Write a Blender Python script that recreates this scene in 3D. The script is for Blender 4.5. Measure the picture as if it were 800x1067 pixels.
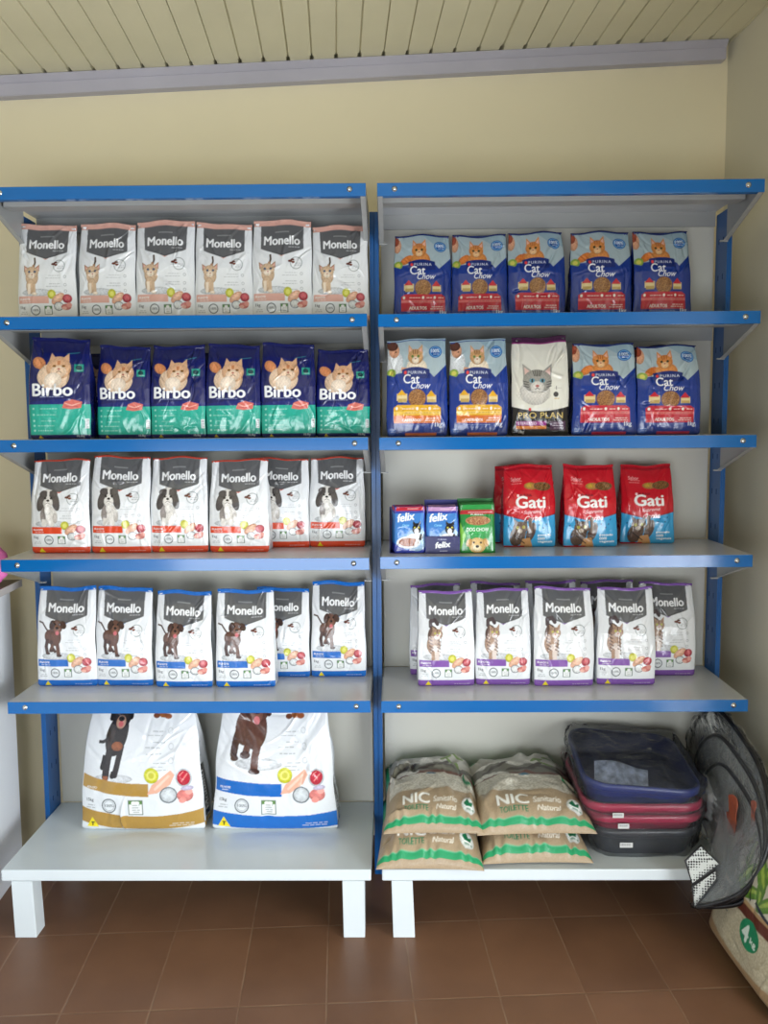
import bpy, bmesh, math, random
import numpy as np
from mathutils import Vector, Matrix, noise
S = bpy.context.scene
C = S.collection
for o in list(bpy.data.objects): bpy.data.objects.remove(o)
PI = math.pi

# ---------------------------------------------------------------- camera
FPX, PITCH, YAW, ROLL = 919.85, .0953, -.0127, .0076
CAM = Vector((.0282, -2.3593, 1.376))
F = Vector((math.sin(YAW)*math.cos(PITCH), math.cos(YAW)*math.cos(PITCH), -math.sin(PITCH)))
Rt = Vector((math.cos(YAW), -math.sin(YAW), 0)); Dn = F.cross(Rt)
R2 = Rt*math.cos(ROLL) + Dn*math.sin(ROLL); D2 = -Rt*math.sin(ROLL) + Dn*math.cos(ROLL)
cd = bpy.data.cameras.new('camera'); cam = bpy.data.objects.new('camera', cd); C.objects.link(cam)
cd.sensor_fit = 'VERTICAL'; cd.sensor_height = 36; cd.lens = FPX/1067*36
m = Matrix((R2, -D2, -F)).transposed().to_4x4(); m.translation = CAM
cam.matrix_world = m; cd.clip_start = .05
S.camera = cam
# ---------------------------------------------------------------- world, light, exposure
W = bpy.data.worlds.new('world'); S.world = W; W.use_nodes = True
W.node_tree.nodes['Background'].inputs[0].default_value = (.92, .95, 1, 1)
W.node_tree.nodes['Background'].inputs[1].default_value = .10
def area(name, loc, d, sx, sy, power, col):
    l = bpy.data.lights.new(name, 'AREA'); l.shape = 'RECTANGLE'; l.size = sx; l.size_y = sy
    l.energy = power; l.color = col
    o = bpy.data.objects.new(name, l); C.objects.link(o); o.location = loc
    o.rotation_euler = Vector(d).to_track_quat('-Z', 'Y').to_euler(); return o
area('daylight_side_window', (1.49, -2.26, 1.66), (-1, -.066, 0), 2.6, .85, 12, (1, .98, .93))
area('daylight_side_door', (1.49, -2.26, .62), (-1, -.066, 0), 2.6, 1.0, 132, (.90, .955, 1))
area('daylight_shop_door', (-.75, -4.22, .60), (0.03, 1, 0), 2.1, 1.1, 68, (.90, .955, 1))
S.cycles.transparent_max_bounces = 40
S.view_settings.view_transform = 'Standard'; S.view_settings.look = 'None'
S.view_settings.gamma = 1; S.view_settings.use_curve_mapping = False
S.view_settings.exposure = 0.0

# ---------------------------------------------------------------- helpers
def lin(c):
    c = np.asarray(c, float)/255
    return np.where(c <= .04045, c/12.92, ((c+.055)/1.055)**2.4)
def L4(c): return tuple(lin(c)) + (1,)
def mat(name, col, rough=.5, metal=0, bump=0, bscale=60, spec=.5, coat=0, vary=0, vscale=3, detail=3, trans=0):
    m = bpy.data.materials.new(name); m.use_nodes = True; nt = m.node_tree; b = nt.nodes['Principled BSDF']
    b.inputs['Roughness'].default_value = rough; b.inputs['Metallic'].default_value = metal
    b.inputs['Specular IOR Level'].default_value = spec; b.inputs['Coat Weight'].default_value = coat
    b.inputs['Base Color'].default_value = L4(col)
    tc = nt.nodes.new('ShaderNodeTexCoord')
    if vary:
        n = nt.nodes.new('ShaderNodeTexNoise'); n.inputs['Scale'].default_value = vscale; n.inputs['Detail'].default_value = 6
        nt.links.new(tc.outputs['Object'], n.inputs['Vector'])
        r = nt.nodes.new('ShaderNodeMapRange'); r.inputs[1].default_value = .3; r.inputs[2].default_value = .7
        r.inputs[3].default_value = 1-vary; r.inputs[4].default_value = 1+vary
        nt.links.new(n.outputs['Fac'], r.inputs[0])
        mx = nt.nodes.new('ShaderNodeVectorMath'); mx.operation = 'SCALE'; mx.inputs[0].default_value = L4(col)[:3]
        nt.links.new(r.outputs[0], mx.inputs['Scale']); nt.links.new(mx.outputs[0], b.inputs['Base Color'])
    if bump:
        n = nt.nodes.new('ShaderNodeTexNoise'); n.inputs['Scale'].default_value = bscale; n.inputs['Detail'].default_value = detail
        nt.links.new(tc.outputs['Object'], n.inputs['Vector'])
        bp = nt.nodes.new('ShaderNodeBump'); bp.inputs['Strength'].default_value = bump; bp.inputs['Distance'].default_value = .004
        nt.links.new(n.outputs['Fac'], bp.inputs['Height']); nt.links.new(bp.outputs[0], b.inputs['Normal'])
    return m
def tag(o, label=None, cat=None, group=None, kind=None):
    if label: o['label'] = label
    if cat: o['category'] = cat
    if group: o['group'] = group
    if kind: o['kind'] = kind
    return o
def link(name, me, parent=None, m=None, smooth=False):
    o = bpy.data.objects.new(name, me); C.objects.link(o)
    if parent: o.parent = parent
    if m: me.materials.append(m)
    if smooth:
        me.polygons.foreach_set('use_smooth', [True]*len(me.polygons))
    return o
def obj(name, bm, m, parent=None, smooth=False):
    bmesh.ops.recalc_face_normals(bm, faces=bm.faces)
    me = bpy.data.meshes.new(name); bm.to_mesh(me); bm.free()
    return link(name, me, parent, m, smooth)
def empty(name, loc=(0, 0, 0), rz=0):
    o = bpy.data.objects.new(name, None); C.objects.link(o); o.location = loc; o.rotation_euler = (0, 0, rz)
    o.empty_display_size = .05; return o
def box(bm, x0, x1, y0, y1, z0, z1, bev=0):
    vs = [bm.verts.new(p) for p in ((x0,y0,z0),(x1,y0,z0),(x1,y1,z0),(x0,y1,z0),(x0,y0,z1),(x1,y0,z1),(x1,y1,z1),(x0,y1,z1))]
    fs = [bm.faces.new([vs[i] for i in f]) for f in ((0,3,2,1),(4,5,6,7),(0,1,5,4),(1,2,6,5),(2,3,7,6),(3,0,4,7))]
    if bev:
        es = list({e for f in fs for e in f.edges})
        bmesh.ops.bevel(bm, geom=es, offset=bev, segments=2, affect='EDGES', profile=.5)
def prism(bm, pts, a0, a1, axis='x'):
    def P(p, a): return (a, p[0], p[1]) if axis == 'x' else ((p[0], a, p[1]) if axis == 'y' else (p[0], p[1], a))
    A = [bm.verts.new(P(p, a0)) for p in pts]; B = [bm.verts.new(P(p, a1)) for p in pts]
    bm.faces.new(A); bm.faces.new(B[::-1]); n = len(pts)
    for i in range(n): bm.faces.new((A[i], A[(i+1) % n], B[(i+1) % n], B[i]))
def tube(bm, pts, r, n=8, closed=False):
    rings = []; N = len(pts); pts = [Vector(p) for p in pts]
    for i, p in enumerate(pts):
        a = pts[(i-1) % N] if closed or i > 0 else p; b = pts[(i+1) % N] if closed or i < N-1 else p
        t = (b-a).normalized(); u = t.orthogonal().normalized() if not rings else (pu - t*pu.dot(t)).normalized()
        pu = u; v = t.cross(u)
        rings.append([bm.verts.new(p + (u*math.cos(2*PI*k/n) + v*math.sin(2*PI*k/n))*r) for k in range(n)])
    for i in range(N if closed else N-1):
        A, B = rings[i], rings[(i+1) % N]
        for k in range(n): bm.faces.new((A[k], A[(k+1) % n], B[(k+1) % n], B[k]))
    if not closed: bm.faces.new(rings[0][::-1]); bm.faces.new(rings[-1])
def catmull(P, n, closed=True):
    P = [Vector(p) for p in P]; out = []; N = len(P)
    for i in range(N if closed else N-1):
        p0, p1, p2, p3 = (P[(i-1) % N], P[i], P[(i+1) % N], P[(i+2) % N]) if closed else (P[max(i-1,0)], P[i], P[i+1], P[min(i+2,N-1)])
        for k in range(n):
            t = k/n
            out.append(.5*((2*p1)+(p2-p0)*t+(2*p0-5*p1+4*p2-p3)*t*t+(3*p1-p0-3*p2+p3)*t**3))
    if not closed: out.append(P[-1])
    return out

# ---------------------------------------------------------------- room (turned 3.8 degrees to the shelving)
RT = math.radians(3.78)
def rr(x, y):   # room frame -> world
    return (x*math.cos(RT) - y*math.sin(RT), .52 + x*math.sin(RT) + y*math.cos(RT))
def plaster(name, col, col2, z0, z1):
    m = mat(name, col, .75, bump=.12, bscale=14, vary=.035, vscale=1.6, detail=6)
    return m
M_wall = plaster('cream_wall_paint', (232, 222, 190), None, 0, 1)
nt = M_wall.node_tree   # faint ochre damp stains
M_wallr = mat('cream_side_wall_paint', (216, 211, 192), .8, bump=.12, bscale=14, vary=.03, vscale=1.3, detail=6)
M_floor = bpy.data.materials.new('brown_clay_tiles'); M_floor.use_nodes = True
def floor_mat(m):
    nt = m.node_tree; N = nt.nodes; b = N['Principled BSDF']; lk = nt.links
    tc = N.new('ShaderNodeTexCoord'); mp = N.new('ShaderNodeMapping')
    mp.inputs['Location'].default_value = (-.0435, .353, 0); mp.inputs['Rotation'].default_value = (0, 0, -.062)
    lk.new(tc.outputs['Object'], mp.inputs['Vector'])
    mp2 = N.new('ShaderNodeVectorMath'); mp2.operation = 'MULTIPLY'; mp2.inputs[1].default_value = (1/.2095, 1/.3345, 1)
    lk.new(mp.outputs[0], mp2.inputs[0])
    fl = N.new('ShaderNodeVectorMath'); fl.operation = 'FRACTION'; lk.new(mp2.outputs[0], fl.inputs[0])
    sp = N.new('ShaderNodeSeparateXYZ'); lk.new(fl.outputs[0], sp.inputs[0])
    def edge(o, w):
        a = N.new('ShaderNodeMath'); a.operation = 'SUBTRACT'; a.inputs[1].default_value = .5; lk.new(o, a.inputs[0])
        c = N.new('ShaderNodeMath'); c.operation = 'ABSOLUTE'; lk.new(a.outputs[0], c.inputs[0])
        d = N.new('ShaderNodeMapRange'); d.inputs[1].default_value = .5-w*1.6; d.inputs[2].default_value = .5-w*.5; lk.new(c.outputs[0], d.inputs[0])
        return d.outputs[0]
    ex, ey = edge(sp.outputs[0], .0085), edge(sp.outputs[1], .0055)
    mx = N.new('ShaderNodeMath'); mx.operation = 'MAXIMUM'; lk.new(ex, mx.inputs[0]); lk.new(ey, mx.inputs[1])
    nz = N.new('ShaderNodeTexNoise'); nz.inputs['Scale'].default_value = 9; nz.inputs['Detail'].default_value = 5; lk.new(tc.outputs['Object'], nz.inputs['Vector'])
    gm = N.new('ShaderNodeMapRange'); gm.inputs[1].default_value = .38; gm.inputs[2].default_value = .62; gm.inputs[3].default_value = .25; gm.inputs[4].default_value = 1
    lk.new(nz.outputs['Fac'], gm.inputs[0])
    mul = N.new('ShaderNodeMath'); mul.operation = 'MULTIPLY'; lk.new(mx.outputs[0], mul.inputs[0]); lk.new(gm.outputs[0], mul.inputs[1])
    cell = N.new('ShaderNodeVectorMath'); cell.operation = 'FLOOR'; lk.new(mp2.outputs[0], cell.inputs[0])
    wn = N.new('ShaderNodeTexWhiteNoise'); wn.noise_dimensions = '2D'; lk.new(cell.outputs[0], wn.inputs['Vector'])
    n2 = N.new('ShaderNodeTexNoise'); n2.inputs['Scale'].default_value = 5; n2.inputs['Detail'].default_value = 8; lk.new(tc.outputs['Object'], n2.inputs['Vector'])
    ad = N.new('ShaderNodeMath'); ad.operation = 'MULTIPLY_ADD'; ad.inputs[1].default_value = .35; lk.new(wn.outputs['Value'], ad.inputs[0]); lk.new(n2.outputs['Fac'], ad.inputs[2])
    cr = N.new('ShaderNodeValToRGB'); cr.color_ramp.elements[0].position = .3; cr.color_ramp.elements[1].position = 1
    cr.color_ramp.elements[0].color = L4((106, 74, 54)); cr.color_ramp.elements[1].color = L4((128, 92, 68)); lk.new(ad.outputs[0], cr.inputs[0])
    mc = N.new('ShaderNodeMix'); mc.data_type = 'RGBA'; lk.new(mul.outputs[0], mc.inputs[0]); lk.new(cr.outputs[0], mc.inputs[6]); mc.inputs[7].default_value = L4((142, 114, 90))
    lk.new(mc.outputs[2], b.inputs['Base Color']); b.inputs['Roughness'].default_value = .38; b.inputs['Specular IOR Level'].default_value = .35
    bp = N.new('ShaderNodeBump'); bp.inputs['Strength'].default_value = .4; bp.inputs['Distance'].default_value = .002; bp.invert = True
    lk.new(mx.outputs[0], bp.inputs['Height']); lk.new(bp.outputs[0], b.inputs['Normal'])
floor_mat(M_floor)
def room_slab(name, m, x0, x1, y0, y1, z0, z1, slope=0):
    bm = bmesh.new(); box(bm, x0, x1, y0, y1, z0, z1)
    for v in bm.verts:
        x, y = rr(v.co.x, v.co.y)
        v.co = Vector((x, y, v.co.z + slope*v.co.x))
    return tag(obj(name, bm, m), kind='structure')
XR, XL, YF = 1.10, -2.55, -4.6     # room frame: right wall, left wall, front wall
bm = bmesh.new(); box(bm, -3.2, 2.2, -4.9, 1.0, -.06, 0)
tag(obj('floor', bm, M_floor), kind='structure')
room_slab('wall_back', M_wall, XL-.1, XR+.15, 0, .15, 0, 3.0)
M_walld = mat('bounce_cut_wall_paint', (150, 146, 132), .8)  # darker tone on the unseen left and front walls, added to cut bounced light
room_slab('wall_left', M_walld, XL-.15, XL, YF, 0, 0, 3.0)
def wall_with_hole(name, m, fixed0, fixed1, a0, a1, h0, h1, z0, z1, along):
    bm = bmesh.new()
    for (p, q, r, s) in ((a0, h0, 0, 3.0), (h1, a1, 0, 3.0), (h0, h1, 0, z0), (h0, h1, z1, 3.0)):
        if q-p < 1e-4 or s-r < 1e-4: continue
        if along == 'y': box(bm, fixed0, fixed1, p, q, r, s)
        else: box(bm, p, q, fixed0, fixed1, r, s)
    for v in bm.verts:
        x, y = rr(v.co.x, v.co.y); v.co = Vector((x, y, v.co.z))
    return tag(obj(name, bm, m), kind='structure')
wall_with_hole('wall_right', M_wallr, XR, XR+.15, YF, 0, -4.2, -1.5, .08, 2.12, 'y')
wall_with_hole('wall_front', M_walld, YF-.15, YF, XL-.15, XR+.15, -2.1, .6, .02, 2.12, 'x')
# window bars in the side opening (outside the frame, seen only in reflections)
bm = bmesh.new()
for y in (-3.75, -3.3, -2.85, -2.4, -1.95): box(bm, XR+.04, XR+.07, y-.025, y+.025, .08, 2.12)
box(bm, XR+.04, XR+.07, -4.2, -1.5, 1.62, 1.66); box(bm, XR+.02, XR+.09, -4.2, -1.5, 1.14, 1.22)
for v in bm.verts: v.co = Vector((*rr(v.co.x, v.co.y), v.co.z))
tag(obj('window_1', bm, mat('window_bar_paint', (200, 200, 200), .4)), kind='structure')
# tongue and groove ceiling, rising to the right
M_ceil = mat('ceiling_board_paint', (214, 209, 180), .5, bump=.1, bscale=20, vary=.07, vscale=2.2, detail=5)
CS = (2.576-2.455)/(1.05+.90); ZC = 2.455 + CS*.90
bm = bmesh.new(); random.seed(4)
pitch = .0728; x = XL; prof = []
while x < XR:
    j = random.uniform(-.0014, .0014); w = random.choice((.0015, .002, .0035))
    prof += [(x+w, -.0 + j), (x+pitch-w, 0 + j*.3), (x+pitch-w*.35, .011), (x+pitch+w*.35, .011)]
    x += pitch
for (ya, yb, deep) in ((YF, -.082, 0), (-.082, 0.0, 1)):
    A = []; B = []
    for k, (px, pz) in enumerate(prof):
        if k % 4 in (2, 3): pz = .006 + .016*deep
        if deep: px += (0, -.004, -.002, 0)[k % 4] if k % 4 else .003
        for lst, y in ((A, ya), (B, yb)):
            wx, wy = rr(min(px, XR+.01), y); lst.append(bm.verts.new((wx, wy, ZC + CS*px + pz)))
    for i in range(len(A)-1): bm.faces.new((A[i], A[i+1], B[i+1], B[i]))
    if not deep: A0 = [A[0], A[-1]]
A = A0
A2 = [bm.verts.new(v.co + Vector((0, 0, .06))) for v in (A[0], A[-1], B[-1], B[0])]
bm.faces.new(A2)
tag(obj('ceiling', bm, M_ceil), kind='structure')
# grey moulding under the boards
bm = bmesh.new()
pr = [(0, -.001), (-.054, -.001), (-.054, -.005), (-.040, -.019), (-.037, -.020), (-.036, -.052), (-.033, -.055), (0, -.055)]
def xz(x): return ZC + CS*x
for xa, xb in ((XL, 1.078),):
    A = [bm.verts.new((*rr(xa, p[0]), xz(xa)+p[1])) for p in pr]; B = [bm.verts.new((*rr(xb, p[0]), xz(xb)+p[1])) for p in pr]
    for i in range(len(pr)-1): bm.faces.new((A[i], A[i+1], B[i+1], B[i]))
    bm.faces.new(A); bm.faces.new(B[::-1])
M_mould = mat('grey_moulding_paint', (176, 174, 186), .5, vary=.05, vscale=5)
tag(obj('trim_1', bm, M_mould), kind='structure')

# ---------------------------------------------------------------- shelving units
M_blue = mat('blue_enamel', (0, 98, 170), .14, bump=.02, bscale=5, spec=.55)
M_blue_post = mat('blue_post_enamel', (2, 84, 150), .32)
M_grey = mat('light_grey_enamel', (205, 208, 212), .25, bump=.02, bscale=5)
M_under = mat('shelf_bracket_enamel', (158, 160, 160), .35)
M_base = mat('white_base_enamel', (216, 225, 229), .22, bump=.02, bscale=4)
M_panel = mat('pale_back_panel', (202, 201, 191), .5, bump=.02, bscale=5)
M_steel = mat('zinc_bolt', (215, 215, 210), .22, metal=1)
M_slot = mat('dark_slot', (8, 50, 96), .8)
LH = .0335
def bolt_bm(x, z):
    bm = bmesh.new()
    n = 12
    rings = []
    for r, y in ((.0075, 0), (.0075, -.0012), (.0052, -.0016), (.005, -.0036), (.003, -.0048)):
        rings.append([bm.verts.new((x + r*math.cos(2*PI*k/n), y, z + r*math.sin(2*PI*k/n))) for k in range(n)])
    for a, b in zip(rings, rings[1:]):
        for k in range(n): bm.faces.new((a[k], a[(k+1) % n], b[(k+1) % n], b[k]))
    bm.faces.new(rings[-1]); return bm
def shelving(x0, x1, zs, label, outer):
    u = tag(empty('shelving_unit', ((x0+x1)/2, .2, 0)), label, 'shelving')
    ox, oy = u.location.x, u.location.y
    def put(name, bm, m, par=u, smooth=False):
        for v in bm.verts: v.co -= Vector((ox, oy, 0))
        return obj(name, bm, m, par, smooth)
    # base shelf
    bm = bmesh.new(); zb = .1933
    box(bm, x0, x1, -.0895, .3464, zb-.0315, zb, .003)
    base = put('base_shelf', bm, M_base)
    for lx0, lx1, tp in ((x0+.025, x0+.082, 1), (x1-.078, x1-.018, -1)):
        bm = bmesh.new()
        pts = [(lx0, zb-.0325), (lx1, zb-.0325), (lx1 + (.006 if tp == 1 else 0), 0), (lx0 + (.004 if tp == 1 else .002), 0)]
        prism(bm, pts, -.0885, -.03, 'y')
        bmesh.ops.bevel(bm, geom=[e for e in bm.edges], offset=.0015, segments=1, affect='EDGES')
        put('leg', bm, M_base, base)
        bm = bmesh.new(); box(bm, lx0, lx1, .27, .33, 0, zb-.0325); put('leg', bm, M_base, base)
    # posts: slotted angle columns
    for px0, px1, s in ((x0-.0155, x0-.0015, 1), (x1+.0015, x1+.0155, -1)):
        bm = bmesh.new()
        box(bm, px0, px1, .255, .262, 0, 1.995)
        if s == 1: box(bm, px1-.003, px1, .262, .345, 0, 1.995)
        else: box(bm, px0, px0+.003, .262, .345, 0, 1.995)
        cx = (px0+px1)/2
        box(bm, cx-.0018, cx+.0018, .2535, .255, 0, 1.995)
        nf = len(bm.faces)
        for k in range(18):
            z = .12 + k*.105; xx = px1+.0003 if s == 1 else px0-.0003
            for yy in (.285, .32):
                box(bm, xx-.0004, xx+.0004, yy-.0018, yy+.0018, z, z+.016)
        bm.faces.ensure_lookup_table()
        for f in bm.faces[nf:]: f.material_index = 1
        po = put('post', bm, M_blue_post); po.data.materials.append(M_slot)
    # back panels, stacked
    zz = [.1935] + sorted(zs)
    for a, b in zip(zz, zz[1:]):
        bm = bmesh.new(); box(bm, x0+.004, x1-.004, .3465, .3525, a+.001, b-.0015, .001)
        put('back_panel', bm, M_panel)
    for i, z in enumerate(zs):
        bm = bmesh.new()
        box(bm, x0+.003, x1-.003, .002, .345, z-.0025, z)           # deck
        sh = put('shelf', bm, M_grey); bm = bmesh.new()
        box(bm, x0+.01, x1-.01, .1, .104, z-.026, z-.0025); box(bm, x0+.01, x1-.01, .104, .150, z-.026, z-.023)
        box(bm, x0+.01, x1-.01, .150, .154, z-.026, z-.0025)        # stiffening channel
        box(bm, x0+.004, x1-.004, .338, .345, z-.045, z-.0025)      # rear lip
        put('stiffener', bm, M_under, sh)
        bm = bmesh.new()
        box(bm, x0, x1, -.0015, .0015, z-LH, z-.0006, .0006); box(bm, x0, x1, .0015, .02, z-LH, z-LH+.0015)
        put('front_rail', bm, M_blue, sh)
        for e0, e1 in ((x0, x0+.0018), (x1-.0018, x1)):
            bm = bmesh.new()
            pts = [(.002, z-.002), (.252, z-.002), (.252, z-.104), (.245, z-.106), (.002, z-LH)]
            prism(bm, pts, e0, e1, 'x')
            s = 1 if e0 == x0 else -1; xi = e0 if s == 1 else e1
            fl = [(.002, z-LH), (.245, z-.106), (.245, z-.1045), (.002, z-LH+.0015)]
            prism(bm, fl, xi, xi + s*.014, 'x')
            box(bm, min(xi, xi+s*.022), max(xi, xi+s*.022), .244, .252, z-.108, z-.104)
            put('bracket', bm, M_under, sh)
        for bx in (x0+.045, x1-.042):
            bb = put('bolt', bolt_bm(bx + (i % 3)*.003, z-LH*.47), M_steel, sh, True)
            bb.location.y = -.0012
    return u
ZL = (2.0082, 1.6752, 1.3508, 1.0272, .6313)
ZR = (2.0077, 1.6734, 1.3500, 1.0292, .6305)
shelving(-1.0428, -.0428, ZL, 'left metal gondola shelf with blue rails, beside the white counter', -1)
shelving(-.0133, .9867, ZR, 'right metal gondola shelf with blue rails, next to the side wall corner', 1)

# ---------------------------------------------------------------- counter
M_ctr = mat('white_laminate', (234, 238, 244), .35)
ct = tag(empty('counter', (-1.3, -.6, 0), RT), 'white laminate counter with dark brown top at the left edge', 'counter')
def cbox(name, m, x0, x1, y0, y1, z0, z1, bev=.001, par=None):
    bm = bmesh.new(); box(bm, x0, x1, y0, y1, z0, z1, bev); return obj(name, bm, m, par or ct)
cbox('side_panel', M_ctr, .19, .205, -1.2, .885, 0, .895)
cbox('body', M_ctr, -.42, .19, -1.19, .88, .05, .893)
tp = cbox('countertop', mat('dark_brown_laminate', (74, 58, 54), .4, vary=.1, vscale=20), -.45, .233, -1.22, .905, .900, .918)
cbox('edge_band', mat('pale_edge_band', (200, 194, 192), .4), .2335, .2365, -1.22, .905, .897, .919, par=tp)
# pink scalloped thing on the counter
bm = bmesh.new()
bmesh.ops.create_uvsphere(bm, u_segments=48, v_segments=24, radius=.062)
for v in bm.verts:
    a = math.atan2(v.co.z, v.co.x); r = 1 + .06*abs(math.cos(a*6)); v.co = Vector((v.co.x*r, v.co.y*.6, v.co.z*r))
pk = obj('round_ornament', bm, mat('pink_plastic', (248, 130, 205), .45), None, True)
pk.location = (-1.174, .2, .984)
tag(pk, 'bright pink scalloped round object standing on the counter at left edge', 'ornament')

# ---------------------------------------------------------------- painting printed artwork (colour attribute, one value per mesh vertex)
_tc = {}
def glyphs(s, bold=0., shear=0., space=1.0):
    key = (s, bold, shear, space)
    if key in _tc: return _tc[key]
    cu = bpy.data.curves.new('t', 'FONT'); cu.body = s; cu.offset = bold; cu.shear = shear; cu.space_character = space; cu.resolution_u = 4
    o = bpy.data.objects.new('t', cu); C.objects.link(o); dg = bpy.context.evaluated_depsgraph_get()
    me = bpy.data.meshes.new_from_object(o.evaluated_get(dg)); me.calc_loop_triangles()
    co = np.empty(len(me.vertices)*3); me.vertices.foreach_get('co', co); co = co.reshape(-1, 3)[:, :2]
    tr = np.empty(len(me.loop_triangles)*3, int); me.loop_triangles.foreach_get('vertices', tr)
    T = co[tr.reshape(-1, 3)]
    bpy.data.objects.remove(o); bpy.data.curves.remove(cu); bpy.data.meshes.remove(me)
    mn = T.min((0, 1)); mx = T.max((0, 1)); _tc[key] = (T-mn, mx-mn); return _tc[key]
def yw(y): return y if y < 40 else 40+(y-40)*.66 if y < 110 else 86.2+(y-110)*2.19
class Art:
    """canvas in units: width 100, height H; y up"""
    def __init__(s, H, nu, nv, bg, ss=3):
        s.H, s.nu, s.nv, s.ss, s.flat = H, nu, nv, ss, False
        s.w, s.h = nu*ss, nv*ss
        s.px = np.zeros((s.h, s.w, 3)); s.px[:] = lin(bg)
        s.X, s.Y = np.meshgrid((np.arange(s.w)+.5)/s.w*100, (np.arange(s.h)+.5)/s.h*H)
    def sub(s, x0, y0, x1, y1):
        a = max(0, int(x0/100*s.w)-1); b = min(s.w, int(x1/100*s.w)+2); c = max(0, int(y0/s.H*s.h)-1); d = min(s.h, int(y1/s.H*s.h)+2)
        return (slice(c, max(c, d)), slice(a, max(a, b)))
    def put(s, sl, m, col, al=1):
        p = s.px[sl]; p[m] = p[m]*(1-al) + lin(col)*al
    def poly(s, pts, col, al=1):
        P = np.array(pts, float); sl = s.sub(*P.min(0), *P.max(0)); X, Y = s.X[sl], s.Y[sl]; m = np.zeros(X.shape, bool)
        if X.size == 0: return
        for i in range(len(P)):
            x0, y0 = P[i-1]; x1, y1 = P[i]
            if y0 == y1: continue
            c = ((y0 > Y) != (y1 > Y)) & (X < (x1-x0)*(Y-y0)/(y1-y0)+x0); m ^= c
        s.put(sl, m, col, al)
    def rect(s, x0, y0, x1, y1, col, al=1): s.poly([(x0, y0), (x1, y0), (x1, y1), (x0, y1)], col, al)
    def ell(s, cx, cy, rx, ry, col, rot=0, al=1, ring=0):
        R = max(rx, ry); sl = s.sub(cx-R, cy-R, cx+R, cy+R); X, Y = s.X[sl]-cx, s.Y[sl]-cy; r = math.radians(rot)
        a = X*math.cos(r)+Y*math.sin(r); b = -X*math.sin(r)+Y*math.cos(r); d = (a/rx)**2+(b/ry)**2; m = d < 1
        if ring: m &= d > (1-ring)**2
        if R > 4.2 and not ring and al == 1 and not s.flat:   # printed photographs: rounded tone and fine mottling
            q = s.ss; g = np.random.default_rng(int(cx*7+cy*13)); sh = X.shape
            nz = g.normal(0, .09, ((sh[0]+q-1)//q, (sh[1]+q-1)//q)).repeat(q, 0).repeat(q, 1)[:sh[0], :sh[1]]
            st = .07*np.sin(a*1.1+2*np.sin(b*.7))
            k = np.clip(1.10-.30*d - .10*(Y < 0)*np.abs(b/ry) + nz + st, .4, 1.25)
            p = s.px[sl]; p[m] = np.clip(lin(col)[None]*k[m][:, None], 0, 1); return
        s.put(sl, m, col, al)
    def line(s, pts, w, col, al=1):
        for (x0, y0), (x1, y1) in zip(pts, pts[1:]):
            dx, dy = x1-x0, y1-y0; L = math.hypot(dx, dy) or 1; nx, ny = -dy/L*w/2, dx/L*w/2
            s.poly([(x0+nx, y0+ny), (x1+nx, y1+ny), (x1-nx, y1-ny), (x0-nx, y0-ny)], col, al)
            s.ell(x1, y1, w/2, w/2, col, 0, al)
    def text(s, t, x, y, w, col, bold=.02, h=None, rot=0, shear=0, arc=0, space=1.0, vert=False):
        T, sz = glyphs(t, 0, shear, space); k = w/sz[0]; ky = (h/sz[1]) if h else k
        T = T*np.array([k, ky])
        if bold:
            bd = bold*k*.9; T = np.concatenate([T+np.array(sh_) for sh_ in ((-bd, 0), (bd, 0), (0, bd*.6), (0, -bd*.6), (0, 0))])
        r = math.radians(rot)
        if arc: T = T.copy(); T[:, :, 1] += arc*(1-((T[:, :, 0]/w)*2-1)**2)
        T = T @ np.array([[math.cos(r), math.sin(r)], [-math.sin(r), math.cos(r)]]) + np.array([x, y])
        for tri in T:
            mn, mx = tri.min(0), tri.max(0); sl = s.sub(*mn, *mx); X, Y = s.X[sl], s.Y[sl]
            if X.size == 0: continue
            (ax, ay), (bx, by), (cx, cy) = tri
            e = lambda px, py, qx, qy: (qx-px)*(Y-py)-(qy-py)*(X-px)
            e1, e2, e3 = e(ax, ay, bx, by), e(bx, by, cx, cy), e(cx, cy, ax, ay)
            s.put(sl, ((e1 >= 0) & (e2 >= 0) & (e3 >= 0)) | ((e1 <= 0) & (e2 <= 0) & (e3 <= 0)), col)
    def lines(s, x0, x1, ys, col, w=.9, al=.7, seed=0):
        rg = random.Random(seed)
        for y in ys:
            x = x0 + rg.uniform(0, (x1-x0)*.25)
            while x < x1:
                l = rg.uniform(2, 6); s.rect(x, y, min(x+l, x1), y+w, col, al); x += l+.9
    def speckle(s, x0, y0, x1, y1, cols, seed=0, amt=.5, mask=None):
        sl = s.sub(x0, y0, x1, y1); g = np.random.default_rng(seed); sh = s.px[sl].shape[:2]
        q = s.ss
        n = g.integers(0, len(cols), ((sh[0]+q-1)//q, (sh[1]+q-1)//q)).repeat(q, 0).repeat(q, 1)[:sh[0], :sh[1]]
        c = lin(np.array(cols))[n]; m = (s.X[sl] > x0) & (s.X[sl] < x1) & (s.Y[sl] > y0) & (s.Y[sl] < y1)
        if mask is not None: m &= mask(s.X[sl], s.Y[sl])
        s.px[sl][m] = s.px[sl][m]*(1-amt) + c[m]*amt
    def grid(s): return s.px.reshape(s.nv, s.ss, s.nu, s.ss, 3).mean((1, 3))

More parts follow.
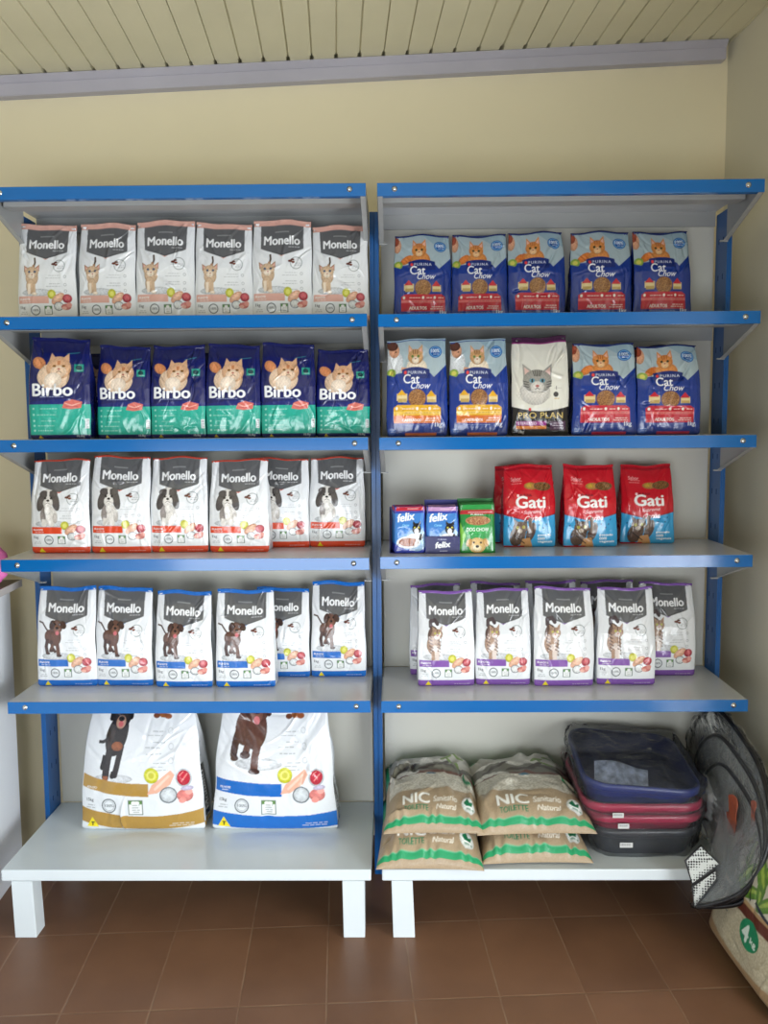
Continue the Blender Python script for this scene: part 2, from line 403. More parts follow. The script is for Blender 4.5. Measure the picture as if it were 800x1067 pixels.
# ---------------------------------------------------------------- bag surfaces
def bag_material(name, rough=.3, bump=.35, bscale=55, coat=0):
    m = bpy.data.materials.new(name); m.use_nodes = True; nt = m.node_tree; b = nt.nodes['Principled BSDF']
    a = nt.nodes.new('ShaderNodeAttribute'); a.attribute_name = 'print'; nt.links.new(a.outputs['Color'], b.inputs['Base Color'])
    b.inputs['Roughness'].default_value = rough; b.inputs['Coat Weight'].default_value = coat; b.inputs['Coat Roughness'].default_value = .12
    tc = nt.nodes.new('ShaderNodeTexCoord'); n = nt.nodes.new('ShaderNodeTexNoise'); n.inputs['Scale'].default_value = bscale; n.inputs['Detail'].default_value = 2
    n.inputs['Distortion'].default_value = 1.2
    nt.links.new(tc.outputs['Object'], n.inputs['Vector'])
    bp = nt.nodes.new('ShaderNodeBump'); bp.inputs['Strength'].default_value = bump; bp.inputs['Distance'].default_value = .003
    nt.links.new(n.outputs['Fac'], bp.inputs['Height']); nt.links.new(bp.outputs[0], b.inputs['Normal']); return m
M_bag = bag_material('glossy_printed_film', .22, .42, 42, .6)
M_kraft = bag_material('kraft_printed_film', .4, .5, 60, .15)
def creases(U, V, seed, n, wid=.030, amp=.0016, top=True):
    g = np.random.default_rng(seed); Z = np.zeros_like(U)
    for i in range(n):
        k = g.random()
        if k < .45:   # from upper corners / edges inwards
            cx = g.choice([-1, 1])*g.uniform(.35, 1); cy = g.uniform(.62, 1.0); ang = math.atan2(-1, -np.sign(cx)*g.uniform(.1, 1.4)); ln = g.uniform(.12, .3)
        elif k < .75: cx = g.choice([-1, 1])*g.uniform(.5, .95); cy = g.uniform(.05, .9); ang = PI/2+g.normal(0, .35); ln = g.uniform(.1, .3)
        else: cx = g.uniform(-.8, .8); cy = g.uniform(.03, .95); ang = g.uniform(0, PI); ln = g.uniform(.06, .18)
        dx, dy = (U-cx)*.5, (V-cy)*1.4; a = dx*math.cos(ang)+dy*math.sin(ang); b = -dx*math.sin(ang)+dy*math.cos(ang)
        b = b + g.normal(0, .8)*a*a
        w = wid*g.uniform(.35, 1.2)
        Z += amp*g.normal(0, 1)*np.exp(-(a/ln)**2)*np.exp(-(b/w)**2)
    for f in (3, 6, 11):
        p = g.uniform(0, 6, 4); Z += amp*.9/f**.7*np.sin(f*U*1.3+p[0]+2*np.sin(f*V+p[1]))*np.sin(f*V*1.9+p[2]+1.5*np.sin(f*U*.8+p[3]))
    return Z
def mesh_grid(name, P, col, closed_u, caps=()):
    nv, nu = P.shape[:2]; me = bpy.data.meshes.new(name)
    idx = np.arange(nv*nu).reshape(nv, nu)
    if closed_u: r = np.concatenate([idx, idx[:, :1]], 1)
    else: r = idx
    q = np.stack([r[:-1, :-1], r[:-1, 1:], r[1:, 1:], r[1:, :-1]], -1).reshape(-1, 4)
    faces = list(map(tuple, q.tolist())) + [tuple(c) for c in caps]
    me.from_pydata(P.reshape(-1, 3).tolist(), [], faces)
    a = me.color_attributes.new('print', 'FLOAT_COLOR', 'POINT')
    cc = np.ones((nv*nu, 4), np.float32); cc[:, :3] = col.reshape(-1, 3); a.data.foreach_set('color', cc.ravel())
    me.polygons.foreach_set('use_smooth', [True]*len(me.polygons)); me.update(); return me
def bag_mesh(name, art, Wd, Ht, Dp, seed, side, back, sideart=None, ncr=34, amp=.0023, top_narrow=.05, puff=.012, topwave=.003, skew=0., full=.8):
    """gusseted pouch standing on z=0, front towards -y; art.grid() covers the front"""
    nv, nu = art.nv, art.nu; ns, nb = 18, 20
    g = np.random.default_rng(seed)
    t = np.linspace(0, 1, nv)
    a = Wd/2*(1 - top_narrow*t + .018*np.sin(PI*t)) * (1-.05*np.clip(1-t/.03, 0, 1)**2)
    d = Dp/2*np.where(t < .55, 1-.15*(t/.55)**2, .85*np.clip(1-((t-.55)/.45), 0, 1)**.85)
    d = np.maximum(d, .0012)*(1-.12*np.clip(1-t/.04, 0, 1)**2)
    pf = puff*np.sin(PI*np.clip(t*1.02, 0, 1))**.5*np.where(t < .6, 1, full + (1-full)*np.clip(1-(t-.6)/.4, 0, 1))*np.clip((1-t)/.12, 0, 1)**.6
    z = Ht*t
    ph = g.uniform(0, 6, 4)
    u = np.linspace(-1, 1, nu)
    U, V = np.meshgrid(u, t)
    fx = U*a[:, None]
    wob = 1+.012*np.sin(7*t+ph[0])+.008*np.sin(15*t+ph[1])
    fx = fx*wob[:, None]
    fy = -(d[:, None] + pf[:, None]*(1-np.abs(U)**3)) + np.abs(U)**14*.003
    fade = np.clip(1-np.abs(U)**8, .0, 1)
    fy -= creases(U, V, seed, ncr, amp=amp)*fade*np.clip(V/.05, 0, 1)
    zt = topwave*(np.sin(2.2*U+ph[2]) + .5*np.sin(5*U+ph[3]))*np.clip((V-.6)/.4, 0, 1)
    fz = z[:, None] + zt + skew*U*V*.01 - .0035*np.cos(PI*U/2)*0
    # right side going back, back, left side
    s = np.linspace(0, 1, ns+2)[1:-1]
    pinch = (.10*Wd*np.clip((t-.15)/.85, 0, 1)**.8)[:, None]
    sr = (1-(2*s-1)**2)[None, :]
    crs = creases(np.repeat((s*2-1)[None, :], nv, 0), np.repeat(t[:, None], ns, 1), seed+5, 12, amp=amp)
    ye = (-d+.003)[:, None]
    rx = (a*wob)[:, None] - pinch*sr + crs; ry = ye*(1-2*s[None, :])
    rz = np.repeat(fz[:, -1:], ns, 1); lx = -(a*wob)[:, None] + pinch*sr[:, ::-1] + crs; ly = -ye*(1-2*s[None, :]); lz = np.repeat(fz[:, :1], ns, 1)
    ub = np.linspace(1, -1, nb+2)[1:-1][None, :]
    bx = ub*(a*wob)[:, None]; by = d[:, None] + .5*pf[:, None]*(1-np.abs(ub)**3); bz = z[:, None] + np.interp(ub[0], u, zt[-1])[None, :]*np.clip((t-.6)/.4, 0, 1)[:, None]
    by = by + 0*bx
    P = np.concatenate([np.stack([fx, fy, fz], -1), np.stack([rx, ry+0*rx, rz], -1), np.stack([bx, by, bz+0*bx], -1), np.stack([lx, ly+0*lx, lz], -1)], 1)
    col = np.empty(P.shape); col[:, :nu] = art.grid()
    sc = np.empty((nv, ns, 3)); sc[:] = lin(side)
    if sideart is not None: sc = sideart.grid()
    col[:, nu:nu+ns] = sc; col[:, nu+ns:nu+ns+nb] = lin(back); col[:, nu+ns+nb:] = sc[:, ::-1]
    n = P.shape[1]
    return mesh_grid(name, P, col, True, caps=(list(range(n))[::-1], list(range(n*(nv-1), n*nv))))
def seal_mesh(name, Wd, Ht, col, seed, top_narrow, h=.006, topwave=.003):
    """crimped strip folded over the top of a pouch (same width and wave as its bag)"""
    g = np.random.default_rng(seed); ph = g.uniform(0, 6, 4); nu = 40
    u = np.linspace(-1, 1, nu); a = Wd/2*(1-top_narrow)*(1+.012*math.sin(7+ph[0])+.008*math.sin(15+ph[1]))+.0004
    zt = topwave*(np.sin(2.2*u+ph[2])+.5*np.sin(5*u+ph[3]))
    rows = []
    for y, zz in ((-.0032, -.25*h), (-.0022, .15*h), (-.0016, .6*h), (-.0012, h), (.0012, h), (.0018, .3*h), (.0032, -.25*h)):
        rows.append(np.stack([u*a, y + .0007*np.sin(u*18+seed), Ht+zt+zz], -1))
    P = np.array(rows); cc = np.empty(P.shape); cc[:] = lin(col)
    return mesh_grid(name, P, cc, False)

NU, NV = 116, 188
# ---- printed fronts
def monello_small(c, animal, strip=5, H=160):
    A = Art(H, NU, NV, (232, 235, 238))
    A.rect(0, H-strip, 100, H, c)
    A.poly([(13, H-strip+.5), (15, H-43), (50, H-54), (86, H-43), (87, H-strip+.5)], (96, 97, 99))
    A.poly([(15, H-43.5), (50, H-54.5), (86, H-43.5), (60, H-49), (50, H-52), (40, H-49)], (84, 86, 88))
    A.poly([(44, H-52.8), (50, H-56), (56, H-52.8), (50, H-54.5)], c)
    A.rect(38, H-17.5, 62, H-15.5, (150, 152, 152), .8)
    A.text('Monello', 20, H-37, 60, (248, 249, 250), .035, h=14)
    A.lines(56, 80, [H-41.5], (210, 212, 214), 1.2)
    # little brown kibbles and ring
    A.ell(74, H-66, 10, 10, (150, 158, 160), ring=.13); A.ell(64, H-63, 3.6, 2, (96, 48, 36)); A.ell(69, H-64.5, 3, 1.8, (120, 62, 44)); A.ell(68, H-60.5, 3, 1.6, (90, 50, 40))
    A.lines(70, 82, [H-67, H-70], (120, 124, 128), 1)
    for k, y in enumerate((H-82, H-86, H-95, H-99, H-108)): A.lines(50, 76, [y], (120, 126, 132), 1.0, .55, k)
    for y in (H-84, H-97, H-107): A.ell(83, y+1, 2.4, 2.4, (160, 165, 170), ring=.3)
    A.ell(36, 52, 26, 6, (205, 209, 213))
    animal(A)
    A.rect(3, 35, 55, 46.5, c); A.text('FILHOTE' if animal is not blackdog else 'ADULTO', 6, 40, 17, (240, 240, 240), .03); A.lines(6, 24, [37], (235, 235, 235), 1, .6, 5)
    A.ell(60, 49, 7, 7.5, (196, 196, 60)); A.ell(60, 49, 3.6, 4, (222, 220, 110)); A.ell(70, 42, 12.5, 6.6, (226, 170, 140), 38); A.ell(70, 43.5, 9, 3.6, (238, 192, 165), 38)
    A.ell(85, 42, 7.6, 7.2, (170, 52, 70)); A.ell(85, 43, 5, 4.6, (205, 96, 104)); A.ell(71, 30, 8, 7, (120, 128, 134)); A.ell(71, 30, 6.8, 5.8, (226, 228, 228))
    A.ell(83, 29, 8, 5, (205, 120, 112)); A.ell(88, 32, 4, 4, (220, 150, 140)); A.ell(80, 27, 4, 2.6, (232, 176, 160))
    A.text('1kg', 6, 25, 8, (90, 95, 100), .03); A.lines(5, 18, [21, 18], (130, 135, 140), .9)
    A.ell(32, 24, 8, 8, (96, 104, 108), ring=.2); A.text('100%', 27, 22.5, 10, (96, 104, 108), .02)
    A.rect(47, 17, 60, 31, (90, 110, 100)); A.rect(48.3, 18, 58.7, 26, (236, 238, 238)); A.rect(48.3, 26, 58.7, 30, (88, 140, 66)); A.ell(53.5, 27.5, 3, 2, (240, 240, 240)); A.lines(49.5, 57.5, [19.5, 22, 24], (130, 135, 130), .8)
    A.rect(0, 0, 100, 12, c); A.rect(0, 12, 100, 13, (236, 238, 240))
    A.poly([(13, 2.5), (24, 2.5), (18.5, 10.5)], (236, 214, 30)); A.lines(60, 92, [4.5], (240, 240, 240), 1, .5, 9)
    return A
def kitten(A):
    t = (206, 176, 146); d = (166, 128, 100); w = (232, 216, 196)
    A.line([(31, 108), (32, 100), (30, 92)], 3.2, (86, 70, 58)); A.line([(30, 96), (27, 84)], 4.5, d)
    A.ell(27, 76, 11, 13, t); A.ell(25, 62, 8, 12, t); A.line([(22, 66), (22, 52)], 5, w); A.line([(30, 66), (31, 50)], 5.5, t); A.ell(31, 50, 4.5, 2.6, w)
    A.poly([(12, 96), (13, 84), (22, 90)], d); A.poly([(40, 97), (40, 85), (31, 90)], d); A.poly([(14, 93), (15, 86), (20, 89)], (224, 170, 160)); A.poly([(39, 94), (38, 86), (34, 89)], (224, 170, 160))
    A.ell(26.5, 84, 12, 9.5, t); A.ell(26.5, 79, 6, 5, w); A.ell(22, 85, 2.2, 2, (70, 86, 110)); A.ell(32, 85, 2.2, 2, (70, 86, 110)); A.ell(27, 80.5, 1.5, 1, (170, 96, 90)); A.line([(27, 79), (27, 77)], .8, (110, 70, 60))
def shihtzu(A):
    w = (224, 220, 214); g = (84, 78, 76)
    A.ell(33, 66, 15, 17, w); A.ell(24, 68, 5, 16, (150, 142, 138)); A.line([(26, 60), (25, 51)], 8, w); A.line([(37, 60), (38, 51)], 8, w); A.ell(44, 62, 4, 9, (196, 190, 184))
    A.ell(31, 97, 15, 14, w); A.ell(20, 90, 7, 17, g, -16); A.ell(45, 90, 6.5, 16, g, 12); A.ell(24, 103, 8, 6, g); A.ell(40, 103, 8, 6, g); A.line([(32, 110), (32, 96)], 4, w)
    A.ell(32, 88, 8.5, 9, (236, 232, 226)); A.ell(27, 96, 2, 2, (24, 18, 16)); A.ell(37, 96, 2, 2, (24, 18, 16)); A.ell(32, 92, 2.6, 2, (20, 16, 16)); A.line([(28, 86), (32, 88.5), (36, 86)], 1, (110, 100, 96))
    A.ell(32, 76, 5, 9, (236, 232, 226))
def lab(A):
    b = (98, 66, 54); d = (66, 42, 36); h = (122, 84, 68)
    A.line([(4, 108), (11, 106), (18, 96), (22, 92)], 2.6, d)
    A.ell(26, 84, 11, 12, b, 20); A.ell(34, 84, 10, 15, b); A.line([(20, 80), (18, 68), (20, 58)], 6, d); A.line([(26, 78), (29, 66), (33, 60)], 5, d); A.line([(36, 80), (38, 66), (39, 54)], 6.5, b); A.line([(30, 72), (26, 63)], 5, b)
    A.ell(40, 53, 4.5, 2.6, d); A.ell(21, 57, 4, 2.4, d); A.ell(27, 61, 4, 2.4, d)
    A.ell(36, 100, 10.5, 11, b); A.ell(28, 103, 5, 8, d, -20); A.ell(47, 103, 5, 7, d, 30); A.ell(37, 95, 6, 7, h); A.ell(37, 98, 2.6, 2, (26, 16, 16)); A.ell(37, 90, 3.2, 3.4, (206, 110, 116)); A.ell(33, 104, 1.5, 1.5, (20, 14, 12)); A.ell(41, 104, 1.5, 1.5, (20, 14, 12))
def tabby(A):
    b = (168, 138, 116); d = (96, 72, 64); w = (222, 208, 200)
    A.line([(28, 100), (22, 104), (22, 112), (30, 114), (34, 108)], 6.5, (74, 62, 66)); A.ell(27, 88, 10, 16, d)
    A.ell(28, 74, 12, 18, b); A.ell(31, 60, 8, 13, w)
    for k in range(6): A.line([(17+k, 90-6*k), (24+k, 86-6*k)], 2, d); A.line([(34, 88-6*k), (40, 84-6*k)], 1.8, d)
    A.line([(27, 62), (27, 49)], 6, b); A.line([(35, 62), (34, 47)], 6, w); A.ell(34, 46, 4, 2.4, w)
    A.poly([(25, 104), (26, 92), (33, 98)], b); A.poly([(43, 106), (42, 92), (36, 98)], b); A.ell(33.5, 91, 10, 9, b); A.ell(33.5, 87, 5, 4.5, w); A.ell(30, 92.5, 1.8, 1.7, (190, 190, 90)); A.ell(38, 92.5, 1.8, 1.7, (190, 190, 90)); A.ell(34, 88.5, 1.4, 1, (190, 100, 100)); A.line([(33.5, 99), (33.5, 94)], 1.4, d)
def blackdog(A): pass
def birbo():
    H = 165; A = Art(H, NU, NV, (18, 26, 92))
    A.rect(0, 0, 100, 58, (34, 168, 148)); A.poly([(0, 58), (100, 58), (100, 64), (60, 67), (0, 62)], (22, 34, 112)); A.rect(0, 0, 100, 8, (22, 28, 92)); A.rect(0, H-22, 100, H, (20, 26, 84))
    A.poly([(62, H-24), (84, H-20), (84, H-18.5), (62, H-22.5)], (44, 110, 130))
    o = (218, 172, 134); l = (234, 204, 176)
    A.ell(17, 126, 12, 9, (214, 140, 92), -30)
    A.ell(42, 104, 26, 22, l); A.ell(50, 118, 20, 19, o); A.poly([(34, 130), (37, 143), (45, 134)], o); A.poly([(56, 134), (66, 143), (67, 129)], o)
    A.ell(50, 112, 13, 10, l); A.ell(43, 121, 3, 2, (120, 78, 20)); A.ell(58, 121, 3, 2, (120, 78, 20)); A.ell(50.5, 116, 2.2, 1.6, (176, 96, 84)); A.line([(46, 110), (50.5, 113), (55, 110)], 1, (120, 80, 66)); A.ell(42, 98, 14, 12, (240, 222, 204)); A.line([(50, 130), (50, 125)], 5, (196, 130, 86))
    A.rect(0, 64, 6, 100, (26, 34, 112))
    A.text('Birbo', 8, 72, 65, (244, 246, 250), .03, h=20); A.lines(10, 60, [70], (170, 180, 220), 1, .7)
    A.poly([(75, 112), (90, 112), (90, 125), (75, 125)], (36, 150, 134)); A.ell(82.5, 119, 5, 4, (16, 60, 70)); A.lines(77, 89, [114], (200, 230, 225), .9)
    A.poly([(56, 52), (70, 50), (86, 52), (88, 62), (72, 66), (60, 62)], (214, 110, 100)); A.line([(60, 60), (72, 56), (84, 60)], 1.5, (240, 180, 165)); A.line([(62, 55), (80, 54)], 1.2, (180, 70, 66))
    for k, y in enumerate((50, 40, 30, 22, 14)): A.ell(9, y+1, 1.8, 1.8, (150, 220, 205)); A.lines(13, 48-k*2, [y], (170, 230, 215), 1.4, .6, k)
    A.text('10,1kg', 78, 3, 12, (220, 225, 240), .02); A.poly([(14, 2), (22, 2), (18, 7)], (220, 190, 60)); A.rect(92, 18, 98, 34, (225, 230, 235)); A.lines(92.5, 97.5, [20, 23, 26, 29, 31], (40, 44, 60), 1.2)
    return A
def chow(c1, c2, c3, womanfull, word):
    H = 140; A = Art(H, NU, 172, (16, 52, 138)); sky = (168, 186, 192)
    A.poly([(0, 90), (24, 92), (72, 92), (78, 86), (100, 104), (100, H), (0, H)], sky)
    A.poly([(50, H), (100, H), (100, 118), (70, 126)], (146, 172, 184)); A.rect(0, H-1.5, 100, H, (30, 56, 120))
    sk = (214, 158, 124)
    if womanfull:
        A.ell(12, 108, 15, 18, (218, 222, 224)); A.ell(12, 126, 9, 11, sk); A.ell(9, 133, 10, 7, (86, 48, 34)); A.ell(15, 124, 1.5, 1.2, (60, 34, 26)); A.line([(24, 98), (36, 96)], 6, sk)
        o, d, l = (206, 160, 110), (130, 88, 52), (236, 220, 196); ey = (90, 120, 60)
    else:
        A.ell(5, 124, 7, 12, sk); A.ell(2, 132, 6, 8, (150, 66, 40)); A.ell(22, 100, 12, 6, (212, 120, 50), 30)
        o, d, l = (214, 138, 70), (168, 92, 44), (232, 190, 140); ey = (60, 60, 30)
    cx = 48 if womanfull else 44
    A.ell(cx+2, 100, 17, 13, o if not womanfull else l); A.ell(cx, 115, 13, 11, o); A.poly([(cx-12, 120), (cx-11, 133), (cx-3, 124)], o); A.poly([(cx+3, 124), (cx+12, 133), (cx+13, 119)], o)
    A.poly([(cx-10.5, 122), (cx-10, 129), (cx-6, 124)], (236, 180, 160)); A.poly([(cx+6, 124), (cx+11, 129), (cx+11, 121)], (236, 180, 160))
    for k in (-4, 0, 4): A.line([(cx+k, 125), (cx+k*.8, 119)], 1.6, d)
    A.ell(cx, 110, 6, 5, l); A.ell(cx-5, 115.5, 2.2, 2, ey); A.ell(cx+5, 115.5, 2.2, 2, ey); A.ell(cx, 112, 1.5, 1.1, (176, 90, 80)); A.line([(cx-9, 108), (cx-14, 107)], .7, l)
    A.ell(8, 92, 7.5, 6.5, (140, 170, 70)); A.ell(8, 92, 4, 3.4, (206, 200, 90))
    A.flat = True; A.ell(82, 122, 11, 8.6, (24, 84, 158)); A.flat = False; A.ell(82, 122, 9.4, 7.2, (120, 180, 220), ring=.12); A.text('100%', 75, 121, 14, (220, 235, 245), .03); A.lines(76, 88, [118], (200, 220, 235), 1)
    hump = [(26, 84), (25, 97)] + [(25+46*k/10, 97+3.5*math.sin(PI*k/10)) for k in range(11)] + [(72, 84)]
    A.poly(hump, (12, 38, 112)); A.poly([(0, 90), (26, 82), (74, 82), (78, 86), (60, 70), (0, 70)], (16, 52, 138))
    A.ell(31, 92.5, 2.4, 2.6, (226, 60, 60)); A.text('PURINA', 35, 90.6, 30, (214, 222, 240), .01, h=4, space=1.3)
    A.text('Cat', 28, 77, 26, (246, 248, 252), .01, h=13); A.text('Chow', 40, 69.5, 32, (246, 248, 252), 0, h=9, shear=.35)
    A.rect(17, 52, 34, 62, (226, 205, 150)); A.poly([(17, 60), (25, 68), (33, 60)], c1); A.rect(66, 50, 81, 60, (226, 205, 150)); A.poly([(65, 58), (73, 67), (81, 58)], c1)
    A.rect(19, 50, 33, 55, (190, 160, 90)); A.rect(67, 50, 80, 54, (190, 160, 90)); A.ell(50, 56, 14.5, 13, (150, 104, 66)); A.speckle(36, 43, 64, 70, [(104, 64, 38), (190, 140, 84), (140, 92, 56)], 3, .9, lambda X, Y: ((X-50)/13.4)**2+((Y-56)/12)**2 < 1)
    A.poly([(12, 22), (12, 42), (18, 46), (82, 46), (88, 42), (88, 22)], c1); A.rect(12, 33, 88, 37, c3); A.lines(15, 86, [34.2], (120, 40, 40), 1.4, .5)
    for x in (17, 50, 70): A.ell(x, 41, 2, 2.3, (250, 240, 230))
    A.lines(21, 46, [40], (250, 230, 220), 1.2); A.lines(53, 66, [40], (250, 230, 220), 1.2); A.lines(73, 86, [40], (250, 230, 220), 1.2)
    A.rect(12, 20, 88, 31, c2); A.text(word, 26, 22.5, 30, (250, 240, 236), .04); A.lines(60, 84, [26, 23], (250, 235, 230), 1.3)
    A.text('1kg', 79, 13, 11, (236, 240, 250), .02); A.lines(15, 70, [17], (160, 180, 225), .9, .5); A.rect(30, 2, 82, 6, c2, .9); A.ell(8, 8, 7, 5, (60, 100, 190)); A.lines(4, 14, [7, 10], (200, 215, 240), 1)
    return A
def proplan():
    H = 165; A = Art(H, NU, 186, (222, 220, 208))
    A.rect(0, H-6, 100, H, (66, 20, 60)); A.rect(0, H-8, 100, H-6, (150, 40, 120))
    A.ell(38, 70, 30, 14, (236, 232, 220)); g = (150, 148, 142); d = (70, 68, 66); l = (206, 202, 194)
    A.ell(40, 74, 26, 22, l); A.poly([(20, 96), (19, 122), (38, 108)], g); A.poly([(52, 108), (70, 122), (68, 94)], g); A.poly([(23, 100), (22, 116), (34, 107)], (216, 180, 170)); A.poly([(56, 107), (67, 116), (66, 99)], (216, 180, 170))
    A.ell(44, 92, 25, 20, g); A.ell(44, 82, 12, 10, l)
    for k in (-8, -4, 0, 4, 8): A.line([(44+k, 111), (44+k*.6, 101)], 1.6, d)
    for k in (0, 4, 8): A.line([(20, 92-k), (29, 90-k)], 1.5, d); A.line([(60, 90-k), (68, 92-k)], 1.5, d)
    A.ell(35, 93, 4.6, 3.6, (90, 150, 170)); A.ell(53, 93, 4.6, 3.6, (90, 150, 170)); A.ell(35, 93, 1.8, 3, (12, 12, 12)); A.ell(53, 93, 1.8, 3, (12, 12, 12)); A.ell(44, 84, 3.2, 2.2, (170, 96, 92)); A.line([(40, 78), (44, 81), (48, 78)], 1.2, d)
    A.line([(44, 78), (60, 74)], .5, (240, 240, 240)); A.line([(44, 78), (28, 74)], .5, (240, 240, 240))
    A.poly([(0, 0), (100, 0), (100, 50)] + [(100-5*k, 50-8*math.sin(PI*k/20)) for k in range(21)] + [(0, 50)], (30, 28, 30))
    A.ell(31, 45, 2.3, 2.6, (220, 50, 60)); A.text('PURINA', 35, 43, 32, (224, 224, 224), .01, h=4.4, space=1.3); A.text('PRO PLAN', 11, 30, 78, (206, 180, 104), .01, h=10, space=1.05)
    A.rect(8, 18, 60, 25, (150, 40, 130)); A.text('STERILIZED', 11, 19.4, 32, (240, 226, 240), .02); A.rect(8, 12, 60, 17.5, (226, 130, 40)); A.poly([(66, 25), (94, 25), (94, 10), (66, 10)], (78, 50, 78)); A.lines(68, 90, [21, 17, 13], (220, 200, 220), 1.2)
    A.ell(76, 70, 4.5, 4.5, (40, 36, 34)); A.lines(71, 82, [62], (200, 160, 60), 2); A.line([(77, 84), (77, 78)], 1, (90, 86, 80)); A.lines(70, 86, [80], (140, 136, 128), 1); A.text('1kg', 14, 4, 8, (220, 220, 220), .02)
    return A
def gati():
    H = 142; A = Art(H, NU, 168, (206, 24, 40))
    A.poly([(0, 0), (100, 0), (100, 59), (60, 50), (42, 48), (0, 58)], (56, 164, 218)); A.line([(0, 59), (42, 49), (60, 51), (100, 60)], 1.4, (120, 12, 30))
    A.rect(0, H-6, 100, H, (170, 16, 34)); A.lines(13, 36, [H-26, H-30], (240, 150, 150), 1.6); A.text('Sabor', 14, H-24, 20, (240, 170, 170), .02)
    A.ell(54, 108, 14, 6, (186, 130, 70)); A.ell(76, 108, 17, 7.5, (120, 96, 60)); A.speckle(60, 100, 93, 116, [(80, 70, 30), (170, 120, 70), (110, 60, 30)], 6, .9, lambda X, Y: ((X-76)/14)**2+((Y-108)/5.6)**2 < 1); A.ell(50, 109, 6, 4, (196, 160, 60))
    A.ell(28, 92, 2.3, 2.6, (250, 220, 220)); A.text('PURINA', 32, 90.4, 22, (90, 20, 40), .02, h=4.4)
    A.text('Gati', 24, 71, 55, (250, 248, 246), .03, h=20)
    A.text('Supreme', 38, 58, 34, (252, 214, 220), .015, h=8, shear=.4, rot=4); A.text('Carne', 40, 47, 32, (252, 226, 230), .02, h=9, shear=.4, rot=4)
    A.ell(27, 22, 14, 20, (88, 66, 54), -25); A.ell(32, 36, 14, 11, (104, 80, 64)); A.ell(52, 28, 8, 18, (86, 64, 54), -20); A.line([(52, 26), (50, 50)], 7, (110, 86, 70)); A.poly([(20, 42), (18, 53), (28, 46)], (60, 44, 38)); A.poly([(36, 46), (44, 52), (45, 40)], (60, 44, 38))
    A.ell(26, 36, 3, 3, (180, 170, 70)); A.ell(38, 37, 3, 3, (180, 170, 70)); A.ell(31, 30, 5, 4, (196, 180, 164)); A.poly([(30, 0), (56, 0), (50, 18), (36, 16)], (204, 150, 96))
    for k in range(5): A.line([(18+4*k, 24-3*k), (24+4*k, 20-3*k)], 1.8, (44, 32, 30))
    for k, y in enumerate((20, 14, 8)): A.text(('pescado', 'com', 'vegetais')[k], 65, y, (25, 13, 28)[k], (245, 250, 252), .04, h=4.2)
    for x, y in ((66, 42), (74, 36), (70, 48), (84, 50), (80, 42), (8, 40), (12, 20)): A.poly([(x, y), (x+4, y+1), (x+2, y-3)], (28, 86, 140))
    A.rect(0, 0, 40, 3.4, (196, 28, 44))
    return A
